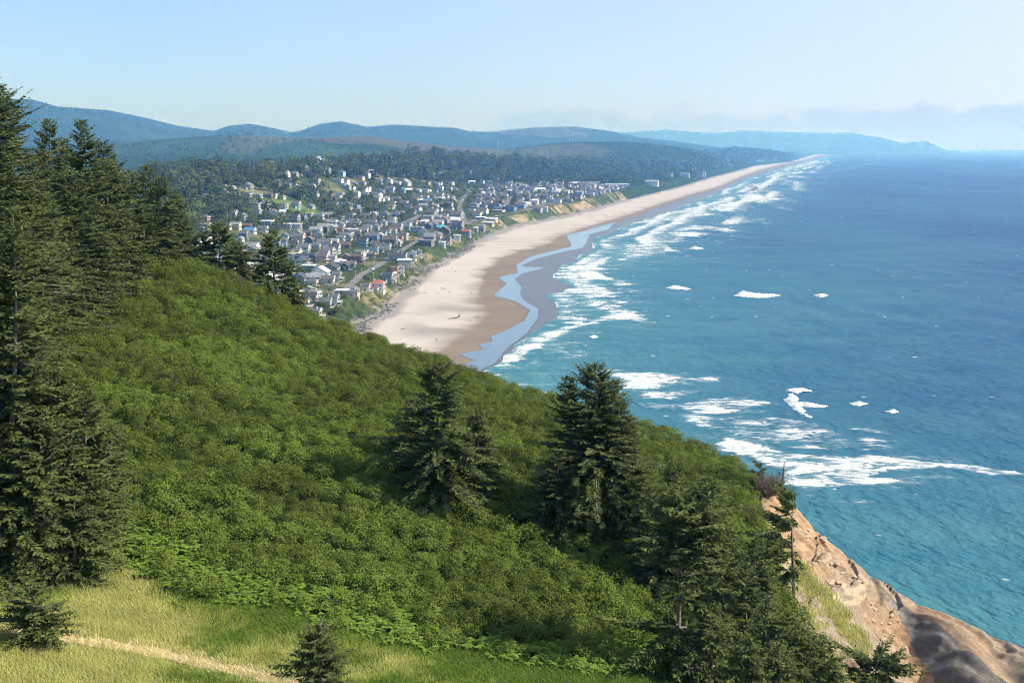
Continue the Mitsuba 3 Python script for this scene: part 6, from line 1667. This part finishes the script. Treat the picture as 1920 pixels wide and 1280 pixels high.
# a retaining wall of upright boards at the foot of the bluff under the red roofed house
w = at_level([(727, 571), (735, 563), (742, 556), (749, 550)], 5.0)
k = 'retaining_wall'
for i, tpar in enumerate(np.linspace(0, 2.999, 34)):
    j = int(tpar)
    c = w[j] + (w[j + 1] - w[j]) * (tpar - j)
    d = unit((w[j + 1] - w[j])[:2])
    scene[f'{k}__plank' + ('' if i == 0 else f'_{i:03d}')] = put(CMesh().box(-.55, .55, -.12, .12, -2.5, 3.1 + .12 * (i % 3), (.38 + .03 * (i % 4), .34, .29)), ([c[0], c[1], 3.5], d, np.array([-d[1], d[0]]))).shape('paint')
tag(k, 'weathered plank retaining wall at the foot of the green bluff', 'wall')

P, g = [], np.random.default_rng(73)
for outline, n in (([(1488, 985), (1545, 992), (1590, 1012), (1582, 1022), (1510, 1008)], 34), ([(1512, 1052), (1575, 1048), (1578, 1056), (1515, 1060)], 18), ([(1550, 1085), (1582, 1090), (1578, 1096), (1548, 1092)], 9), ([(1570, 1068), (1640, 1080), (1650, 1100), (1600, 1092)], 10),
                   ([(1600, 1120), (1680, 1140), (1700, 1200), (1640, 1190)], 12), ([(1690, 1200), (1740, 1240), (1740, 1290), (1690, 1280)], 8), ([(1560, 1190), (1680, 1240), (1700, 1290), (1580, 1280)], 10)):
    q, _ = inside_px(outline, n, 74 + len(P))
    P.append(q)
P = np.vstack(P)
sc = g.uniform(0.10, 0.30, len(P))
scatter('cliff_stones', P, g.uniform(0, 360, len(P)), np.stack([sc * 1.5, sc, sc * 0.8], -1), [group_of(f'ledge_kind_{i}', stone(20 + i), 'cliff_stone') for i in range(3)], g.integers(0, 3, len(P)), 'pale broken stones along the ledges of the sandy cliff')
b = foot(1640, 1288)
w, c = conifer(2.6, 3.0, 91, 1.6, clear=0.05, blunt=0.3, ragged=0.5, gap=0.3)
plant_tree('wind_pruned_spruce', b, w, c, 'low spreading spruce on the sandy cliff at the bottom border', 'tree')
# ------------------------------------------------------------------ materials
N, F, SS, MIX, VOR, CR = mikit.noise, mikit.fbm, mikit.smoothstep, mikit.mix, mikit.voronoi, mikit.cell_rand


def c_sand(p, n, uv):
    s = uv.x * 6 - 1
    g = F(p.x * 0.03, p.y * 0.012, 0, 4)
    s2 = s + (F(p.x * 0.02, p.y * 0.05, 3, 3) - 0.5) * 0.5 * SS(0.3, 0.9, s) * (1 - SS(1.85, 2.0, s))
    cloud_shade = SS(0.40, 0.62, F(p.x * 0.012, p.y * 0.022, 21, 3)) * SS(600, 640, p.y) * (1 - SS(735, 790, p.y)) * SS(0.25, 0.6, s) * 0.8  # cloud shadow on the near beach, painted into the sand colour
    dry = MIX(MIX((0.51, 0.465, 0.415), (0.45, 0.41, 0.365), g), (0.27, 0.25, 0.24), cloud_shade)
    speck = SS(0.66, 0.75, F(p.x * 0.16, p.y * 0.07, 5, 3)) * SS(0.52, 0.62, N(p.x * 0.011, p.y * 0.006, 8)) * 0.55
    lines = SS(0.62, 0.72, F(p.x * 0.012, p.y * 0.11, 11, 3)) * 0.22
    dry = MIX(dry, (0.20, 0.18, 0.17), speck + lines)
    rocky = (1 - SS(0.06, 0.2, s + (N(p.x * 0.06, p.y * 0.03, 4) - 0.5) * 0.2)) * 0.75
    dry = MIX(dry, (0.22, 0.21, 0.20), rocky)
    wet = MIX((0.25, 0.20, 0.155), (0.185, 0.155, 0.13), F(p.x * 0.02, p.y * 0.06, 2, 3))
    film = MIX((0.095, 0.088, 0.095), (0.075, 0.075, 0.085), g)
    return MIX(MIX(dry, wet, SS(0.75, 1.25, s2)), film, SS(1.85, 2.15, s))


def w_sand(p, n, uv):
    return SS(1.9, 2.15, uv.x * 6 - 1)


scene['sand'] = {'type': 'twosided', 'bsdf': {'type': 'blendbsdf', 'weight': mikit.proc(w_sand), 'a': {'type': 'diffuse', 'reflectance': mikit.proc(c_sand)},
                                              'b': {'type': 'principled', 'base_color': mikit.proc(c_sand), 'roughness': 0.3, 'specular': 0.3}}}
scene['still_water'] = {'type': 'twosided', 'bsdf': {'type': 'principled', 'base_color': {'type': 'rgb', 'value': [0.10, 0.15, 0.20]}, 'roughness': 0.14, 'specular': 0.5}}


def foam_cover(p, uv):
    c = uv.x - 1e-6 * p.x
    lace = F(p.x * 0.075, p.y * 0.15, 0, 4)
    lace2 = F(p.x * 0.33 + 6 * lace, p.y * 0.60, 7, 4)
    nn = (0.55 * lace + 0.45 * lace2 - 0.5) / 0.42 + 0.5
    q = c * 1.15 - 0.06 - nn
    m = (0.34 * SS(-0.42, 0.25, q) + 0.66 * SS(-0.05, 0.30, q)) * SS(0.0, 0.10, c)
    # whitecaps: short flecks in some of the cells of a grid
    cx, cy = p.x / 31.0, p.y / 46.0
    qx, qy = dr.floor(cx), dr.floor(cy)
    ox, oy = cx - qx - 0.25 - 0.5 * CR(qx, qy, 2), cy - qy - 0.25 - 0.5 * CR(qx, qy, 3)
    wob = (N(p.x * 0.5, p.y * 0.4, 3) - 0.5) * 0.06
    size = 0.025 + 0.065 * CR(qx, qy, 5)
    cap = (1 - SS(0.4, 1.0, dr.sqrt(dr.square(ox / size) + dr.square(oy / (size * 0.55))) + wob * 9)) * dr.select(CR(qx, qy, 4) > 0.80, 1.0, 0.0)
    far_from_land = 1 - SS(0.45, 0.8, uv.y - 1e-6 * p.y)
    return dr.clip(dr.maximum(m, cap * 0.85 * far_from_land), 0, 1)


def c_sea(p, n, uv):
    a = F(p.x * 0.004, p.y * 0.0022, 0, 3)
    b = F(p.x * 0.02, p.y * 0.05, 4, 3)
    deep = MIX((0.006, 0.066, 0.170), (0.010, 0.088, 0.185), SS(0.3, 0.7, a))
    green = MIX((0.035, 0.18, 0.215), (0.078, 0.220, 0.235), b)
    return MIX(deep, green, dr.clip(uv.y - 1e-6 * p.y + (b - 0.5) * 0.3, 0, 1))


def b_sea(p, n, uv):
    x, y = p.x + 0.25 * p.y, p.y
    return 1.5 * F(x * 0.10, y * 0.06, 0, 3) + 0.9 * F(x * 0.42, y * 0.30, 3, 3) + 0.22 * F(x * 1.5, y * 1.1, 5, 2)


scene['sea_bare'] = {'type': 'bumpmap', 'arbitrary': mikit.proc(b_sea, 0.15), 'scale': 1.0,
                     'bsdf': {'type': 'principled', 'base_color': mikit.proc(c_sea), 'roughness': 0.32, 'specular': 0.07}}
def c_foam(p, n, uv):
    return MIX((0.46, 0.51, 0.53), (0.70, 0.72, 0.72), SS(0.30, 0.62, F(p.x * 0.5, p.y * 0.8, 13, 4)))


scene['foam'] = {'type': 'twosided', 'bsdf': {'type': 'diffuse', 'reflectance': mikit.proc(c_foam)}}
scene['sea_water'] = {'type': 'twosided', 'bsdf': {'type': 'blendbsdf', 'weight': mikit.proc(lambda p, n, uv: foam_cover(p, uv)),
                      'a': scene.pop('sea_bare'), 'b': {'type': 'diffuse', 'reflectance': mikit.proc(c_foam)}}}


def c_town(p, n, uv):
    g = F(p.x * 0.012, p.y * 0.012, 0, 4)
    h = F(p.x * 0.05, p.y * 0.05, 5, 4)
    s = uv.x * 200
    green = MIX((0.042, 0.066, 0.028), (0.085, 0.11, 0.045), h)
    tan = MIX((0.27, 0.22, 0.12), (0.33, 0.28, 0.17), h)
    c = MIX(green, tan, SS(0.52, 0.66, g) * 0.6)
    c = MIX(c, (0.03, 0.055, 0.022), SS(0.48, 0.60, h) * 0.75)
    gx, gy = (p.x - FIELD[0]) / 46.0, (p.y - FIELD[1]) / 80.0
    c = MIX(c, (0.11, 0.165, 0.05), 1 - SS(0.7, 1.1, dr.sqrt(gx * gx + gy * gy) + (h - 0.5) * 0.6))
    steep = 1 - SS(0.80, 0.93, n.z)
    bare = 0.65 * steep * SS(0.52, 0.60, N(p.x * 0.018, p.y * 0.012, 7)) * SS(0.35, 0.5, h) * SS(600, 1300, p.y)
    c = MIX(c, MIX((0.38, 0.27, 0.16), (0.48, 0.37, 0.24), h), bare)
    rip = (1 - SS(3, 9, dr.abs(s - 1) + (N(p.x * 0.2, p.y * 0.2, 2) - 0.5) * 6)) * 0.8
    return MIX(c, (0.25, 0.24, 0.23), rip)


CUTS = [(-960, 4100, 170, 500, .7), (-1010, 4230, 260, 160, .5), (-640, 4180, 340, 220, .9), (-420, 4300, 260, 250, .8), (-120, 4400, 330, 300, .8), (120, 4600, 330, 260, .6), (260, 9600, 420, 700, .7), (-1650, 4300, 240, 140, .8)]


def c_hill(p, n, uv):
    g = F(p.x * 0.0016, p.y * 0.0011, 0, 4)
    h = F(p.x * 0.012, p.y * 0.008, 5, 4)
    c = MIX((0.018, 0.042, 0.022), (0.032, 0.062, 0.030), h)
    young = SS(0.47, 0.55, g) * SS(3300, 3700, p.y) * (1 - SS(6500, 7500, p.y))
    c = MIX(c, MIX((0.035, 0.075, 0.040), (0.048, 0.095, 0.050), h), young)
    cut = mi.Float(0)
    for cx, cy, rx, ry, amount in CUTS:
        d = dr.sqrt(dr.square((p.x - cx) / rx) + dr.square((p.y - cy) / ry)) + (F(p.x * 0.006, p.y * 0.004, 9, 3) - 0.5) * 1.1
        cut = dr.maximum(cut, amount * (1 - SS(0.75, 1.05, d)) * 0.5)
    return MIX(c, MIX((0.20, 0.15, 0.10), (0.14, 0.13, 0.07), h), cut)


def diffuse(fn):
    return {'type': 'twosided', 'bsdf': {'type': 'diffuse', 'reflectance': mikit.proc(fn)}}


scene['town_soil'] = diffuse(c_town)
scene['hill_forest'] = diffuse(c_hill)


def c_cliff(p, n, uv):
    a = F(p.x * 0.16, p.y * 0.16, p.z * 0.16, 4)
    b = F(p.x * 1.6, p.y * 1.6, p.z * 2.6, 4)
    lay = p.z + 0.12 * p.x + 2.0 * a
    run = F((p.x * 0.75 - p.y * 0.65) * 0.14, (p.x * 0.65 + p.y * 0.75) * 1.3, 0, 4)
    c = MIX((0.32, 0.205, 0.125), (0.41, 0.285, 0.18), a)
    c = MIX(c, (0.25, 0.16, 0.10), SS(0.45, 0.65, run) * 0.7)
    c = MIX(c, (0.24, 0.21, 0.175), SS(0.50, 0.62, F(p.x * 0.07, p.y * 0.07, p.z * 0.05, 3)) * 0.75)
    band = SS(0.70, 0.76, F(p.x * 0.12, p.y * 0.12, lay * 0.7, 3)) + SS(0.64, 0.70, F(p.x * 0.5, p.y * 0.5, lay * 0.35 + 5, 3)) * 0.5
    c = MIX(c, (0.52, 0.42, 0.30), dr.clip(band, 0, 1) * 0.6)
    grey = MIX((0.11, 0.108, 0.105), (0.26, 0.25, 0.235), SS(0.3, 0.7, run))
    c = MIX(c, grey, SS(0.30, 0.62, uv.x + (b - 0.5) * 0.9 * SS(0.02, 0.2, uv.x)) * 0.95)
    return c * (0.62 + 0.76 * b) * (0.70 + 0.60 * F(p.x * 6, p.y * 6, p.z * 8, 2))


def c_shrub_soil(p, n, uv):
    return MIX((0.020, 0.034, 0.012), (0.035, 0.055, 0.016), F(p.x * 0.3, p.y * 0.3, 0, 3))


def c_meadow(p, n, uv):
    a = F(p.x * 0.10, p.y * 0.16, 0, 4)
    b = F(p.x * 1.2, p.y * 1.2, 3, 3)
    return MIX(MIX((0.18, 0.22, 0.055), (0.36, 0.32, 0.13), SS(0.40, 0.60, a)), (0.07, 0.10, 0.025), SS(0.5, 0.7, b) * 0.7)


scene['cliff_rock'] = diffuse(c_cliff)
scene['shrub_soil'] = diffuse(c_shrub_soil)
scene['meadow_soil'] = diffuse(c_meadow)


def leafy(fn, trans=0.5, rough=0.6):
    return {'type': 'principledthin', 'base_color': mikit.proc(fn), 'roughness': rough, 'diff_trans': trans, 'spec_trans': 0.0, 'eta': 1.4}


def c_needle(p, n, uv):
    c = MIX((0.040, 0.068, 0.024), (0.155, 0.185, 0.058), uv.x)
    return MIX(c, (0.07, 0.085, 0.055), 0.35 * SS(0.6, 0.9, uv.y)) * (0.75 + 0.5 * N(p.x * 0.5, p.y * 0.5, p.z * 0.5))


def c_shrub(p, n, uv):
    g = F(p.x * 0.35, p.y * 0.35, p.z * 0.35, 3)
    c = MIX((0.055, 0.095, 0.021), (0.172, 0.226, 0.044), dr.clip(uv.x * 1.5 + 0.08 + (g - 0.5) * 0.5, 0, 1))
    c = MIX(c, (0.105, 0.120, 0.035), 0.25 * SS(0.46, 0.66, F(p.x * 0.16, p.y * 0.16, 31, 4)))
    c = MIX(c, (0.155, 0.25, 0.045), SS(0.6, 0.8, uv.x))
    c = MIX(c, (0.20, 0.30, 0.055), SS(0.79, 0.85, uv.x))
    c = MIX(c, (0.20, 0.105, 0.04), SS(0.9, 0.95, uv.x))
    return c * (0.9 + 0.45 * g)


def c_grass(p, n, uv):
    c = MIX((0.15, 0.25, 0.045), (0.33, 0.40, 0.09), SS(0.1, 0.5, uv.x))
    c = MIX(c, (0.53, 0.52, 0.21), SS(0.45, 0.85, uv.x))
    return MIX(c, (0.70, 0.62, 0.40), SS(0.9, 0.97, uv.x)) * (0.62 + 0.4 * uv.y + 0.4 * F(p.x * 0.7, p.y * 0.9, 0, 3))


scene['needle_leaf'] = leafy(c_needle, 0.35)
scene['shrub_leaf'] = leafy(c_shrub, 0.6, 0.45)
scene['grass_blade'] = leafy(c_grass, 0.8)
scene['bark'] = diffuse(lambda p, n, uv: MIX((0.10, 0.09, 0.08), (0.26, 0.245, 0.22), F(p.x * 4, p.y * 4, p.z * 0.9, 3)))
scene['dry_twig'] = diffuse(lambda p, n, uv: MIX((0.16, 0.12, 0.09), (0.30, 0.24, 0.19), uv.x))
scene['path_soil'] = diffuse(lambda p, n, uv: MIX((0.52, 0.42, 0.26), (0.62, 0.52, 0.34), F(p.x * 2, p.y * 2, 0, 3)))


def packed(p, n, uv):
    r = dr.floor(uv.x)
    return mi.Color3f(r / 255.0, (uv.x - r - 0.1) / 0.8, uv.y)


scene['asphalt'] = diffuse(lambda p, n, uv: MIX((0.15, 0.15, 0.155), (0.24, 0.235, 0.23), F(p.x * 0.1, p.y * 0.1, 0, 3)))
scene['paint'] = {'type': 'twosided', 'bsdf': {'type': 'diffuse', 'reflectance': mikit.proc(packed)}}
scene['roofing'] = {'type': 'twosided', 'bsdf': {'type': 'principled', 'base_color': mikit.proc(packed), 'roughness': 0.6, 'specular': 0.5}}
scene['window_glass'] = {'type': 'twosided', 'bsdf': {'type': 'principled', 'base_color': {'type': 'rgb', 'value': [0.04, 0.055, 0.07]}, 'roughness': 0.12, 'specular': 0.6}}
scene['dark_rock'] = diffuse(lambda p, n, uv: MIX((0.07, 0.068, 0.065), (0.22, 0.21, 0.20), F(p.x * 0.35, p.y * 0.35, p.z * 0.35, 4)))
scene['driftwood_wood'] = diffuse(lambda p, n, uv: MIX((0.10, 0.085, 0.07), (0.26, 0.235, 0.21), F(p.x * 1.5, p.y * 1.5, p.z, 3)))
scene['cliff_stone'] = diffuse(lambda p, n, uv: MIX((0.36, 0.27, 0.18), (0.58, 0.49, 0.37), F(p.x * 1.5, p.y * 1.5, p.z * 1.5, 3)))
